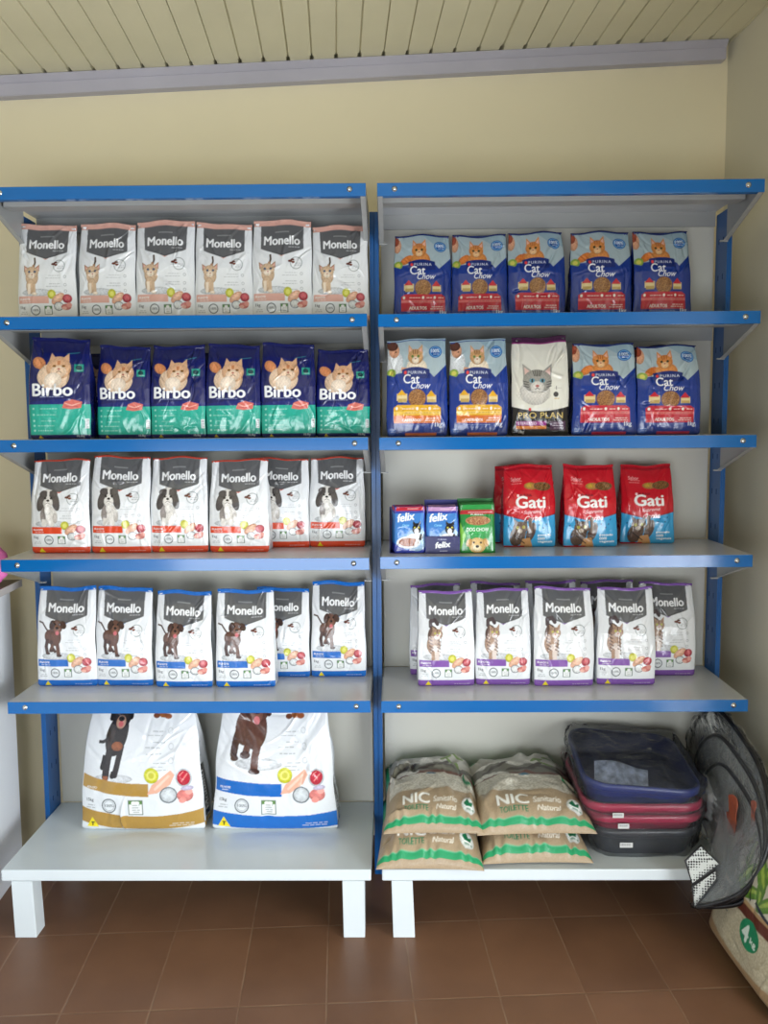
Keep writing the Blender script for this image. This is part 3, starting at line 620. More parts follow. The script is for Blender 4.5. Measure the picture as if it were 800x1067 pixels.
def big_dog(c, kind):
    H = 112; A = Art(H, 190, 214, (228, 232, 236), 2)
    b, d, tan = ((40, 34, 36), (22, 18, 20), (150, 88, 56)) if kind == 'black' else ((96, 62, 52), (66, 40, 34), (124, 84, 70))
    for k, (x, y) in enumerate(((58, 84), (56, 81), (58, 76), (54, 72), (55, 67), (60, 60), (57, 57), (60, 54))): A.lines(x, x+14, [y], (120, 126, 132), .7, .6, k)
    for y in (85, 73, 62): A.ell(77, y, 2.2, 2.6, (190, 195, 200), ring=.25)
    A.ell(70, 97, 4, 2.4, (150, 86, 40)); A.ell(64, 96, 3, 2, (110, 60, 36)); A.ell(75, 96, 3.4, 2.2, (140, 76, 40))
    if kind == 'black':
        A.ell(28, 47, 16, 4, (208, 212, 216)); A.line([(13, 76), (17, 76), (22, 79)], 2.6, d); A.ell(29, 82, 9.5, 17, b, -12); A.line([(24, 72), (22, 58), (21, 48)], 6, b); A.line([(34, 74), (31, 58), (29, 50)], 5, b); A.line([(20, 66), (18, 56)], 4, d)
        A.line([(21, 49), (21, 43)], 4.2, tan); A.line([(28, 53), (27, 49)], 4, d); A.ell(30, 73, 5, 3.5, tan); A.ell(31, 95, 9, 9, b); A.ell(31, 91, 4.5, 5, (190, 150, 130)); A.ell(31, 93.5, 3, 2, d); A.ell(31, 89.5, 2.4, 2.2, (200, 100, 104)); A.line([(22, 102), (22, 94)], 4.5, d); A.line([(40, 102), (40, 95)], 4.5, d); A.ell(24, 79, 2.6, 9, (56, 48, 48), -14)
    else:
        A.ell(38, 59, 20, 5, (208, 212, 216)); A.line([(20, 90), (17, 78), (16, 66)], 6.5, d); A.line([(24, 86), (28, 74), (26, 66)], 6, b); A.ell(26, 88, 11, 15, b, -10); A.ell(34, 86, 10, 16, b); A.line([(38, 82), (35, 66), (34, 54)], 6.5, b); A.ell(34, 53, 5, 2.6, d); A.ell(17, 63, 3.4, 2.4, d); A.ell(26, 66, 4.5, 3, d)
        A.ell(35, 100, 10, 9, b); A.line([(26, 106), (25, 97)], 5, d); A.line([(45, 106), (45, 98)], 5, d); A.ell(34, 96, 5.5, 6, tan); A.ell(34, 99, 3, 2.2, d); A.ell(34, 92, 3, 3.4, (214, 120, 124))
    arc = lambda x: (6 if kind == 'black' else 3)*((x-54)/50)**2
    def band(x0, x1, y0, y1, col): A.poly([(x0+(x1-x0)*k/12, y0+arc(x0+(x1-x0)*k/12)) for k in range(13)]+[(x1-(x1-x0)*k/12, y1+arc(x1-(x1-x0)*k/12)) for k in range(13)], col)
    band(1, 57, 32, 43, c); A.text('ADULTO' if kind == 'black' else 'FILHOTE', 5, 38, 9, (238, 238, 236), .03); A.lines(5, 13, [36], (235, 235, 235), .8)
    A.ell(60, 50, 6.2, 6.6, (206, 206, 40)); A.ell(60, 50, 4, 4.2, (226, 224, 110)); A.ell(60, 50, 2.4, 2.5, (200, 196, 60)); A.poly([(56, 34), (60, 42), (76, 54), (79, 50), (75, 42), (64, 35)], (232, 178, 154)); A.line([(62, 38), (74, 49)], 2, (242, 204, 186))
    A.ell(86, 47, 6.4, 7.6, (200, 206, 212)); A.ell(86, 47, 5.2, 6.4, (190, 40, 62)); A.line([(84, 44), (89, 50)], 1.2, (230, 130, 130)); A.line([(83, 49), (86, 52)], 1, (230, 130, 130)); A.ell(73, 33, 7, 7, (110, 118, 124)); A.ell(73, 33, 6, 6, (206, 212, 216)); A.ell(86, 32, 6.4, 5.4, (220, 130, 124)); A.ell(89, 35, 3, 2.6, (236, 170, 160)); A.ell(84, 28, 3, 2.4, (232, 150, 140)); A.ell(88, 38, 5, 2, (196, 190, 214))
    A.text('15kg', 5, 26, 6, (90, 95, 100), .03); A.lines(4, 12, [23, 21], (130, 135, 140), .7); A.ell(24, 23.5, 6, 6.4, (96, 104, 108), ring=.16); A.ell(24, 23.5, 4.4, 4.6, (150, 156, 160), ring=.1); A.text('100%', 20.6, 22.4, 7, (96, 104, 108), .02)
    A.rect(40, 16, 52, 29, (110, 124, 112)); A.rect(40.8, 16.8, 51.2, 25.4, (236, 238, 238)); A.rect(40.8, 25.4, 51.2, 28.6, (92, 136, 64)); A.ell(44.6, 26.6, 2, 1.5, (240, 240, 240)); A.ell(47.4, 26.6, 2, 1.5, (240, 240, 240)); A.lines(42.5, 49.5, [18, 20, 22, 24], (120, 126, 122), .8)
    band(0, 100, 1.8, 14.5, c); A.poly([(5, 4.4), (15, 4.0), (9.4, 13)], (240, 220, 24)); A.poly([(5.6, 4.7), (14.3, 4.4), (9.5, 12)], (240, 220, 24)); A.text('T', 8.4, 5.4, 2.8, (20, 20, 20), .06)
    A.lines(70, 92, [7.2, 5.4], (226, 226, 220), .8, .6)
    return A
def side_strip(c):
    H = 112; A = Art(H*1, 18, 214, (226, 230, 234), 2)
    A.rect(20, 8, 75, 50, (60, 62, 64)); A.rect(0, 0, 100, 7, c); A.ell(48, 68, 26, 4, (40, 34, 36)); A.lines(20, 70, [56, 60, 80], (150, 155, 160), 1)
    A.text('Monello', 62, 13, 32, (240, 240, 240), .015, h=30, rot=90)
    return A

def make_bag(kindname, meshes, seal, loc, rz, label, cat, group, tilt=0, sx=1, sz=1):
    root = empty(kindname, loc, rz); root.rotation_euler = (tilt, 0, rz); root.scale = (sx, 1, sz)
    tag(root, label, cat, group)
    b = bpy.data.objects.new('pouch', meshes); C.objects.link(b); b.parent = root
    if seal:
        s = bpy.data.objects.new('top_seal', seal); C.objects.link(s); s.parent = root
    return root
def variants(name, art, Wd, Ht, Dp, side, back, sealc, n=2, base=0, m=M_bag, sealh=.006, **k):
    out = []; tn = k.get('top_narrow', .05)
    for i in range(n):
        sd = base+i*7+1; me = bag_mesh(name, art, Wd, Ht, Dp, sd, side, back, **k); me.materials.append(m)
        se = None
        if sealc: se = seal_mesh(name+'_seal', Wd, Ht, sealc, sd, tn, h=sealh, topwave=k.get('topwave', .003)); se.materials.append(m)
        out.append((me, se))
    return out
WH = (222, 226, 230)
PINK, ORG, BLU, PUR, GOLD = (222, 172, 158), (224, 72, 34), (16, 104, 192), (128, 84, 168), (176, 138, 64)
vp = variants('kitten_food', monello_small(PINK, kitten, 6), .163, .262, .07, WH, WH, PINK, 3, 10)
vo = variants('puppy_food_orange', monello_small(ORG, shihtzu, 2), .164, .264, .075, WH, WH, (190, 58, 34), 3, 40, sealh=.0025)
vb = variants('puppy_food_blue', monello_small(BLU, lab, 4), .164, .268, .075, WH, WH, BLU, 3, 70)
vu = variants('cat_food_purple', monello_small(PUR, tabby, 3), .160, .268, .075, WH, WH, PUR, 3, 100, sealh=.004)
vi = variants('birbo_pack', birbo(), .152, .252, .08, (24, 32, 100), (24, 32, 100), (20, 28, 92), 3, 130)
vc = variants('chow_red', chow((196, 32, 52), (196, 32, 52), (224, 110, 110), False, 'ADULTOS'), .160, .229, .08, (22, 40, 110), (22, 40, 110), (30, 44, 100), 3, 160, sealh=.0025, top_narrow=.06)
vy = variants('chow_yellow', chow((222, 168, 30), (214, 112, 36), (240, 200, 90), True, 'CASTRADOS'), .164, .262, .08, (22, 40, 120), (22, 40, 120), (150, 175, 190), 2, 190, sealh=.003, top_narrow=.03)
vpp = variants('pro_plan', proplan(), .157, .268, .085, (34, 32, 34), (40, 38, 40), (60, 20, 56), 1, 220, top_narrow=.04)
vg = variants('gati_pack', gati(), .156, .228, .085, (150, 20, 40), (170, 20, 40), (190, 20, 38), 3, 250, top_narrow=.08)
ordn = ['leftmost', 'second from the left', 'third from the left', 'fourth from the left', 'fifth from the left', 'rightmost']
def row(name, V, specs, z, D, lab, cat, group):
    rg = random.Random(z*100)
    for i, (x, y, w, h, base_w, base_h, l) in enumerate(specs):
        me, se = V[i % len(V)]
        make_bag(name, me, se, (x, y + D/2 + .010, z), math.radians(rg.uniform(-2.5, 2.5)), l, cat, group, 0, w/base_w, h/base_h)
# top left shelf: pink kitten food (1.6752)
sp = [((x-.028)*1.037+.028, .19, w*1.037, h+.02) for x, y, w, h in [(-.927,.10,.163,.262), (-.761,.10,.158,.262), (-.600,.10,.163,.268), (-.439,.10,.159,.260), (-.278,.10,.165,.266), (-.119,.14,.155,.250)]]
row('kitten_food_bag', vp, [(*s, .163, .262, 'white and pink kitten food bag, %s of the six pink ones' % ordn[i]) for i, s in enumerate(sp)], ZL[1], .07, 0, 'food bag', 'kitten food bags on the upper left shelf')
sp = [(-.893,.06,.168,.272), (-.725,.09,.148,.252), (-.573,.09,.152,.253), (-.419,.09,.152,.254), (-.267,.09,.151,.255), (-.116,.11,.150,.240)]
row('cat_food_bag', vi, [(*s, .152, .252, 'navy and teal cat food bag with fluffy cat, %s of six' % ordn[i]) for i, s in enumerate(sp)], ZL[2], .08, 0, 'food bag', 'navy and teal cat food bags')
for i, (x, l) in enumerate(((-.835, 'navy cat food bag hidden behind the leftmost and second navy bags'), (-.500, 'navy cat food bag hidden behind the third and fourth navy bags'))):
    me, se = vi[i]; make_bag('cat_food_bag', me, se, (x, .265, ZL[2]), .03, l, 'food bag', 'navy and teal cat food bags', 0, 1, .96)
sp = [(-.921,.106,.167,.262), (-.748,.104,.168,.270), (-.585,.112,.162,.266), (-.413,.106,.168,.258), (-.304,.20,.162,.258), (-.142,.204,.163,.259)]
row('puppy_food_bag', vo, [(*s, .164, .264, 'white and orange puppy food bag with shaggy dog, %s of six' % ordn[i]) for i, s in enumerate(sp)], ZL[3], .075, 0, 'food bag', 'white and orange puppy food bags')
sp = [(-.931,.136,.172,.283), (-.762,.136,.166,.280), (-.585,.120,.164,.271), (-.407,.118,.170,.276), (-.312,.222,.164,.260), (-.144,.222,.163,.278)]
row('puppy_food_bag', vb, [(*s, .164, .268, 'white and blue puppy food bag with brown labrador, %s of six' % ordn[i]) for i, s in enumerate(sp)], ZL[4], .075, 0, 'food bag', 'white and blue puppy food bags')
sp = [((x-.028)*1.056+.028, .23, w*1.056, h+.030) for x, y, w, h in [(.107,.10,.158,.226), (.264,.10,.153,.226), (.418,.10,.158,.231), (.595,.10,.167,.230), (.760,.10,.158,.229)]]
row('cat_food_bag', vc, [(*s, .160, .229, 'blue and red cat food bag, %s of the upper five' % ordn[min(i, 4) if i < 4 else 5]) for i, s in enumerate(sp)], ZR[1], .08, 0, 'food bag', 'blue cat food bags on the upper right shelf')
for i, (x, y, w, h) in enumerate([(.090,.08,.166,.266), (.260,.08,.160,.264)]):
    me, se = vy[i]; make_bag('cat_food_bag', me, se, (x, y+.05, ZR[2]), .01, 'blue cat food bag with yellow panel and woman, %s of two' % ('left' if i == 0 else 'right'), 'food bag', 'blue and yellow cat food bags', 0, w/.164, h/.262)
me, se = vpp[0]; make_bag('cat_food_bag', me, se, (.430, .135, ZR[2]), -.01, 'black and cream cat food bag with grey tabby face, between the blue bags', 'food bag', None)
for i, (x, y, w, h, l) in enumerate([(.606,.08,.176,.250,'blue and red cat food bag just right of the black and cream bag'), (.780,.08,.176,.243,'blue and red cat food bag right of another, below the upper five'), (.80,.20,.165,.252,'blue bag edge peeking from behind the blue and red bag below the upper five')]):
    me, se = vc[(i+1) % 3]; make_bag('cat_food_bag', me, se, (x, y+.045, ZR[2]), (-.02, .03, -.05)[i], l, 'food bag', 'blue and red cat food bags on the third right shelf', 0, w/.160, h/.229)
for i, (x, y, w, h, l) in enumerate([(.414,.165,.152,.229,'red and blue cat food bag beside the small green pouches'), (.588,.160,.155,.230,'red and blue cat food bag in the middle of its three'), (.772,.225,.156,.226,'red and blue cat food bag standing rightmost on its shelf'), (.400,.262,.156,.226,'red cat food bag hidden behind the red bag nearest the green pouches')]):
    me, se = vg[i % 3]; make_bag('cat_food_bag', me, se, (x, y+.05 if i < 3 else .295, ZR[3]), (.02, .04, -.03, 0)[i], l, 'food bag', 'red and blue cat food bags', 0, w/.156, h/.228)
fr = [(.172,.128,.163,.270), (.338,.135,.158,.272), (.510,.122,.172,.278), (.692,.132,.166,.276)]
bk = [(.148,.245,.158,.268), (.330,.245,.160,.272), (.497,.245,.160,.276), (.667,.245,.166,.276), (.838,.225,.168,.272)]
for j, (grp, names) in enumerate(((fr, ['front row, leftmost', 'front row, second from the left', 'front row, third from the left', 'front row, rightmost']), (bk, ['back row, leftmost', 'back row, second from the left', 'back row, third from the left', 'back row, behind the front rightmost', 'standing rightmost of all']))):
    for i, (x, y, w, h) in enumerate(grp):
        me, se = vu[(i+j) % 3]; make_bag('cat_food_bag', me, se, (x, y+.045, ZR[4]), (.02, -.02, .01, -.03, -.02)[i], 'white and purple cat food bag with walking tabby, ' + names[i], 'food bag', 'white and purple cat food bags', 0, w/.160, h/.268)
# big bags on the base shelf
for c, kind, x, sd, l in ((GOLD, 'black', -.724, 300, 'large white and gold dog food bag with black dog on the low base shelf'), (BLU, 'brown', -.333, 310, 'large white and blue dog food bag with brown dog on the low base shelf')):
    me = bag_mesh('large_bag', big_dog(c, kind), .374, .395, .125, sd, WH, WH, sideart=side_strip(c), ncr=40, amp=.0040, top_narrow=.20, puff=.03)
    me.materials.append(M_bag); se = seal_mesh('large_seal', .374, .395, (235, 235, 238), sd, .20, .008); se.materials.append(M_bag)
    make_bag('dog_food_bag', me, se, (x, .125+.085, .1933), 0.0, l, 'food bag', None)

# ---------------------------------------------------------------- small pouches in display boxes
def pouch_art(kind):
    H = 138; A = Art(H, 76, 104, (60, 70, 170))
    if kind == 'green':
        A.rect(0, 0, 100, H, (30, 130, 56)); A.rect(0, H-12, 100, H, (40, 150, 70)); A.rect(0, H-28, 100, H-16, (176, 34, 46)); A.lines(6, 94, [H-23.5], (240, 210, 210), 2.2); A.ell(50, 66, 40, 34, (50, 160, 80))
        A.ell(52, 92, 36, 13, (190, 140, 96)); A.speckle(16, 80, 88, 104, [(120, 70, 44), (214, 180, 130), (150, 40, 40)], 5, .8, lambda X, Y: ((X-52)/33)**2+((Y-92)/11)**2 < 1)
        A.text('PURINA', 32, 107, 36, (235, 240, 235), .01, h=4.5); A.text('DOG CHOW', 20, 62, 62, (240, 246, 240), .02, h=10)
        A.ell(50, 22, 24, 22, (214, 178, 110)); A.ell(27, 30, 8, 12, (190, 146, 80), -20); A.ell(74, 30, 8, 12, (190, 146, 80), 20); A.ell(50, 14, 12, 10, (238, 220, 176)); A.ell(50, 19, 5, 4, (30, 24, 22)); A.ell(40, 30, 3, 3, (30, 24, 22)); A.ell(60, 30, 3, 3, (30, 24, 22))
        A.poly([(0, 0), (18, 50), (0, 90)], (120, 190, 60))
    else:
        top = (186, 34, 54) if kind == 'red' else (196, 150, 196)
        A.rect(0, 0, 100, H, (44, 60, 164)); A.poly([(0, H-20), (0, 30), (40, 10), (96, 30), (96, H-20)], (64, 130, 206)); A.ell(72, 40, 34, 34, (160, 196, 230)); A.rect(0, H-13, 100, H-1, top); A.lines(34, 78, [H-8], (245, 220, 225), 2.2)
        A.text('felix', 12, 92, 56, (248, 250, 252), .04, shear=.25, rot=8); A.text('Carne', 26, 80, 22, (150, 220, 250), .03, shear=.3)
        A.ell(72, 72, 14, 17, (24, 24, 30)); A.poly([(60, 84), (61, 96), (70, 88)], (24, 24, 30)); A.poly([(76, 88), (85, 96), (86, 82)], (24, 24, 30)); A.ell(72, 64, 7, 10, (240, 240, 240)); A.ell(66, 76, 2.4, 2.4, (220, 210, 80)); A.ell(79, 76, 2.4, 2.4, (220, 210, 80)); A.ell(60, 50, 14, 8, (238, 240, 242)); A.ell(84, 48, 8, 10, (30, 30, 36))
        A.ell(46, 32, 38, 18, (236, 238, 240)); A.ell(46, 33, 31, 13, (150, 84, 56)); A.speckle(14, 20, 80, 48, [(110, 54, 34), (190, 120, 80), (140, 76, 50)], 8, .9, lambda X, Y: ((X-46)/29)**2+((Y-33)/11.5)**2 < 1)
        A.line([(80, 60), (68, 24)], 8, (240, 242, 246)); A.lines(44, 66, [8], (230, 235, 245), 4)
        A.lines(4, 22, [8], (220, 225, 240), 1.5)
    return A
M_carton = {}
def carton(root, w, h0, h1, y0, y1, col, front_h=0):
    bm = bmesh.new(); t = .0012
    box(bm, -w/2, w/2, y1-t, y1, 0, h1); box(bm, -w/2, w/2, y0, y1, 0, t)
    prism(bm, [(y0, 0), (y1, 0), (y1, h1), (y0+(y1-y0)*.55, h1*.85), (y0, h0)], -w/2, -w/2+t, 'x'); prism(bm, [(y0, 0), (y1, 0), (y1, h1), (y0+(y1-y0)*.55, h1*.85), (y0, h0)], w/2-t, w/2, 'x')
    if front_h: box(bm, -w/2, w/2, y0-t, y0, 0, front_h)
    return obj('display_carton', bm, mat('printed_carton', col, .45), root)
for kind, x, y, w, h, l, cc, fh in (('red', .066, .050, .084, .120, 'purple cat pouches with red top strips, leftmost of the three small stacks', (36, 40, 120), 0), ('pink', .158, .050, .088, .146, 'pack of cat pouches with lilac top strips in an open blue carton', (44, 48, 140), .048), ('green', .2535, .047, .094, .142, 'stack of green dog pouches with a puppy on the front', (30, 120, 56), 0)):
    A = pouch_art(kind)
    box_e = tag(empty('pouch_display_box', (x + (-.012 if kind == 'red' else 0), y+.005, ZR[3])), {'red': 'dark blue open carton holding purple pouches with red strips', 'pink': 'dark blue open carton with white lettering, middle of the small boxes', 'green': 'green open carton holding the green dog pouches'}[kind], 'box', 'small pouch cartons')
    carton(box_e, w+(.006 if kind != 'red' else .0), .03 if kind != 'pink' else .048, h*(1.03 if kind != 'pink' else .98), .006 if kind != 'pink' else -.004, .075, cc, fh)
    if kind == 'pink':
        Af = Art(56, 60, 34, (26, 28, 92)); Af.text('felix', 30, 18, 44, (248, 250, 252), .04, shear=.2, rot=6); Af.lines(36, 64, [8], (220, 220, 240), 2); Af.text('PURINA', 36, 44, 26, (190, 195, 230), .02, h=4)
        U, V = np.meshgrid(np.linspace(-.5, .5, 60)*(w+.004), np.linspace(0, .047, 34)); P = np.stack([U, 0*U-.0058, V+.0005], -1)
        me = mesh_grid('front_panel', P, Af.grid(), False); lk = link('front_panel', me, box_e, M_kraft)
    ph = (.128, .127, .133)[('red', 'pink', 'green').index(kind)]; mesh = bag_mesh('pouch_'+kind, A, w, ph, .012, 400+int(x*100), (60, 60, 150) if kind != 'green' else (30, 120, 50), (60, 60, 150) if kind != 'green' else (30, 120, 50), ncr=14, amp=.0007, top_narrow=.0, puff=.004, topwave=.0006)
    mesh.materials.append(M_bag)
    n = 4
    for k in range(n):
        p = bpy.data.objects.new('wet_food_pouch', mesh); C.objects.link(p)
        dz = 0 if k == 0 else .0008*k
        zb = ZR[3] + .0013
        if kind == 'red': xx = x + .002 - .002*k
        elif kind == 'green': xx = x + .001*(k % 2); 
        else: xx = x
        p.location = (xx, y + .012 + .012*k, zb + (0.0)); p.rotation_euler = (-.05, 0, 0); p.scale = (1, 1, 1+dz/ph*1.2)
        col = {'red': 'purple cat food pouch with red top strip', 'pink': 'purple cat food pouch with lilac top strip', 'green': 'green dog food pouch with puppy face'}[kind]
        pos = 'frontmost in its small box' if k == 0 else 'in the stack behind the frontmost one'
        tag(p, col + ', ' + pos, 'pouch', {'red': 'red striped', 'pink': 'lilac striped', 'green': 'green'}[kind] + (' pouches behind the front' if k else ' pouch at the front'))

# ---------------------------------------------------------------- litter bags
def litter_art(nv=150, nu=150):
    H = 130; A = Art(H, nu, nv, (168, 148, 120), 2)
    # y=0 front end, y=H back
    A.speckle(0, 0, 100, 60, [(158, 138, 110), (178, 158, 130), (168, 146, 118)], 2, .35)
    A.rect(0, 7, 100, 13.5, (26, 150, 96)); A.rect(0, 13.5, 100, 14.5, (100, 190, 150))
    A.text('NIC', 25, 27, 22, (246, 246, 240), .035, h=11); A.text('TOILETTE', 26, 19.5, 20, (20, 120, 84), .04, h=5.5)
    A.text('Sanitario', 50, 29, 19, (236, 232, 220), .02, h=6, shear=.2); A.text('Natural', 52, 21, 16, (236, 232, 220), .02, h=5, shear=.2)
    A.ell(80, 28, 7, 8.5, (236, 240, 236)); A.poly([(75, 30), (79, 35), (81, 30), (85, 33), (83, 27), (77, 27)], (24, 120, 80)); A.lines(75, 85, [23], (60, 130, 100), 2)
    warp = True
    _e, _p, _r = A.ell, A.poly, A.rect
    A.ell = lambda cx, cy, rx, ry, c, rot=0, **k: _e(cx, yw(cy), rx, ry*.7, c, rot, **k)
    A.poly = lambda pts, c, al=1: _p([(x, yw(y)) for x, y in pts], c, al)
    A.rect = lambda x0, y0, x1, y1, c, al=1: _p([(x0, yw(y0)), (x1, yw(y0)), (x1, yw(y1)), (x0, yw(y1))], c, al)
    A.poly([(10, 50), (25, 46), (75, 46), (92, 50), (92, 80), (8, 80)], (206, 200, 184)); A.speckle(8, yw(46), 93, yw(80), [(176, 170, 152), (222, 218, 204), (196, 190, 172), (232, 230, 220)], 4, .8)
    A.rect(6, 78, 94, 84, (112, 66, 50)); A.rect(4, 84, 96, 104, (112, 110, 98)); A.poly([(4, 104), (96, 104), (96, 120), (4, 120)], (190, 188, 178))
    for k, (x, y, r) in enumerate(((14, 82, 6), (24, 84, 7), (34, 82, 6), (44, 104, 9), (20, 108, 10), (62, 110, 9))): A.ell(x, y, r, r*.6, (224, 222, 212))
    for x, y, a in ((30, 96, 20), (50, 92, 10), (70, 96, -20), (84, 92, 30), (60, 100, 40)): A.ell(x, y, 12, 2.6, (70, 62, 56), a)
    for x, y, a in ((64, 112, 40), (70, 108, -30), (76, 116, 10)): A.ell(x, y, 7, 3, (120, 150, 70), a)
    A.ell(50, 76, 4, 2, (70, 110, 130)); A.ell(84, 68, 6, 12, (26, 140, 90), 30); A.ell(84, 68, 4, 10, (206, 200, 184), 30)
    A.rect(0, 121, 100, H, (26, 150, 96)); A.poly([(0, 84), (8, 84), (6, H), (0, H)], (26, 150, 96)); A.poly([(95, 90), (100, 84), (100, H), (94, H)], (60, 150, 110))
    return A
LA = litter_art()
def pillow_mesh(name, A, Wd, Ln, T, seed, rim=.32):
    n = A.nv; nu = A.nu
    su = np.linspace(-1, 1, nu); sv = np.linspace(-1, 1, n)
    u = np.sin(su*PI/2)*.5+su*.5; v = np.sin(sv*PI/2)*.75+sv*.25
    U, V = np.meshgrid(u, v); Fh = np.clip(1-np.abs(U)**3.2, 0, 1)**.55*np.clip(1-np.abs(V)**4, 0, 1)**.62
    X = U*Wd/2*(1-.05*(1-V**2)*(np.abs(U)**4)) ; Y = V*Ln/2*(1-.04*(1-U**2)*np.abs(V)**4)
    cr = creases(U, (V+1)/2, seed, 60, amp=.0065, wid=.045)
    # radial pleats along the end seams
    pl = .0035*np.sin(U*26+seed+2*np.sin(U*9))*np.exp(-((np.abs(V)-.93)/.10)**2)
    Z = rim*T + (T-rim*T)*Fh + (cr+pl)*np.clip(Fh*2, 0, 1)
    ztop = np.stack([X, Y, Z], -1); zb = rim*T*(1-Fh); bot = np.stack([X, Y, np.minimum(zb, Z-.0005)], -1)
    me = bpy.data.meshes.new(name); N = n*nu; idx = np.arange(N).reshape(n, nu)
    q = np.stack([idx[:-1, :-1], idx[:-1, 1:], idx[1:, 1:], idx[1:, :-1]], -1).reshape(-1, 4); q2 = q[:, ::-1]+N
    rim_i = list(idx[0, :]) + list(idx[1:, -1]) + list(idx[-1, -2::-1]) + list(idx[-2:0:-1, 0])
    f = list(map(tuple, q.tolist()))+list(map(tuple, q2.tolist()))
    for a, b in zip(rim_i, rim_i[1:]+rim_i[:1]): f.append((int(a), int(a)+N, int(b)+N, int(b)))
    me.from_pydata(np.concatenate([ztop.reshape(-1, 3), bot.reshape(-1, 3)]).tolist(), [], f)
    g = A.grid().reshape(-1, 3); gb = np.empty_like(g); gb[:] = lin((168, 148, 120)); fr = np.repeat((V < -.8).reshape(-1, 1), 3, 1); 
    at = me.color_attributes.new('print', 'FLOAT_COLOR', 'POINT'); c4 = np.ones((2*N, 4), np.float32); c4[:N, :3] = g; c4[N:, :3] = gb; at.data.foreach_set('color', c4.ravel())
    me.polygons.foreach_set('use_smooth', [True]*len(me.polygons)); me.materials.append(M_kraft); return me
GN = 'stacked litter bags on the right base shelf'
for (x, y, z, w, ln, T, sd, rx, rz, l) in (
    (.121, .100, .1933, .288, .43, .098, 1, 0, -.03, 'kraft cat litter bag at the bottom of the left pile'),
    (.402, .135, .1933, .300, .43, .094, 2, 0, .02, 'kraft cat litter bag at the bottom of the right pile'),
    (.128, .132, .283, .275, .42, .090, 3, .03, .0, 'kraft cat litter bag lying on top of the left pile'),
    (.398, .135, .279, .325, .42, .090, 4, .03, .03, 'kraft cat litter bag lying on top of the right pile')):
    me = pillow_mesh('litter_bag', LA, w, ln, T, sd, .12); o = bpy.data.objects.new('litter_bag', me); C.objects.link(o)
    o.location = (x, y, z); o.rotation_euler = (rx, 0, rz); tag(o, l, 'litter bag', GN)
# large litter bag standing by the side wall, facing left
def litter_stand():
    H = 120; A = Art(H, 170, 200, (168, 140, 106), 2)
    A.poly([(6, 12), (50, 8), (94, 12), (97, 40), (3, 40)], (204, 196, 168)); A.speckle(3, 8, 97, 42, [(170, 160, 130), (214, 208, 186), (190, 182, 154)], 7, .8, lambda X, Y: Y > 12-4*np.sin(PI*X/100))
    A.rect(2, 40, 98, 47, (98, 48, 36)); A.rect(3, 47, 97, 50, (180, 150, 110)); A.rect(4, 50, 96, 96, (196, 190, 172)); A.poly([(4, 50), (30, 50), (24, 66), (20, 84), (4, 84)], (44, 40, 34))
    for x, y, a, b in ((40, 62, 60, 14), (50, 56, 20, 16), (62, 66, 100, 15), (56, 72, 140, 14), (74, 60, 40, 14), (34, 80, 110, 14), (28, 88, 70, 12), (80, 76, 120, 12)): A.ell(x, y, b, 4.5, (96, 140, 50), a); A.ell(x, y+1, b*.8, 1.6, (160, 186, 80), a)
    for x, y in ((30, 66), (42, 84), (56, 88), (70, 82)): A.ell(x, y, 7, 6, (140, 140, 120)); A.ell(x, y+1, 5, 4, (190, 188, 170))
    A.line([(36, 96), (44, 74), (54, 52)], 1.6, (30, 50, 34)); A.line([(60, 54), (78, 50)], 2.2, (30, 40, 60))
    A.flat = True; A.ell(62, 32, 12, 9.5, (26, 140, 96)); A.flat = False; A.text('4', 54, 26, 7, (226, 240, 230), .06, h=11); A.text('kg', 64, 27, 7, (226, 240, 230), .04, h=5); A.text('NIC', 22, 30, 10, (50, 90, 90), .04, h=4)
    A.rect(0, 96, 100, H, (60, 160, 118)); A.lines(10, 90, [100, 108], (150, 200, 175), 2); A.rect(0, 0, 100, 2, (30, 140, 90))
    return A
me = bag_mesh('standing_litter_bag', litter_stand(), .40, .44, .13, 501, (170, 150, 120), (168, 140, 106), ncr=40, amp=.004, top_narrow=.14, puff=.035)
me.materials.append(M_kraft)
lb = empty('litter_bag', (.945, -.25, 0)); tag(lb, 'large litter bag with green leaves standing on the floor by the side wall', 'litter bag')
b = bpy.data.objects.new('pouch', me); C.objects.link(b); b.parent = lb
se = seal_mesh('litter_seal', .40, .44, (60, 160, 118), 501, .14, .012); se.materials.append(M_kraft)
s = bpy.data.objects.new('top_seal', se); C.objects.link(s); s.parent = lb
lb.rotation_euler = (math.radians(-13), 0, math.radians(-90+3))

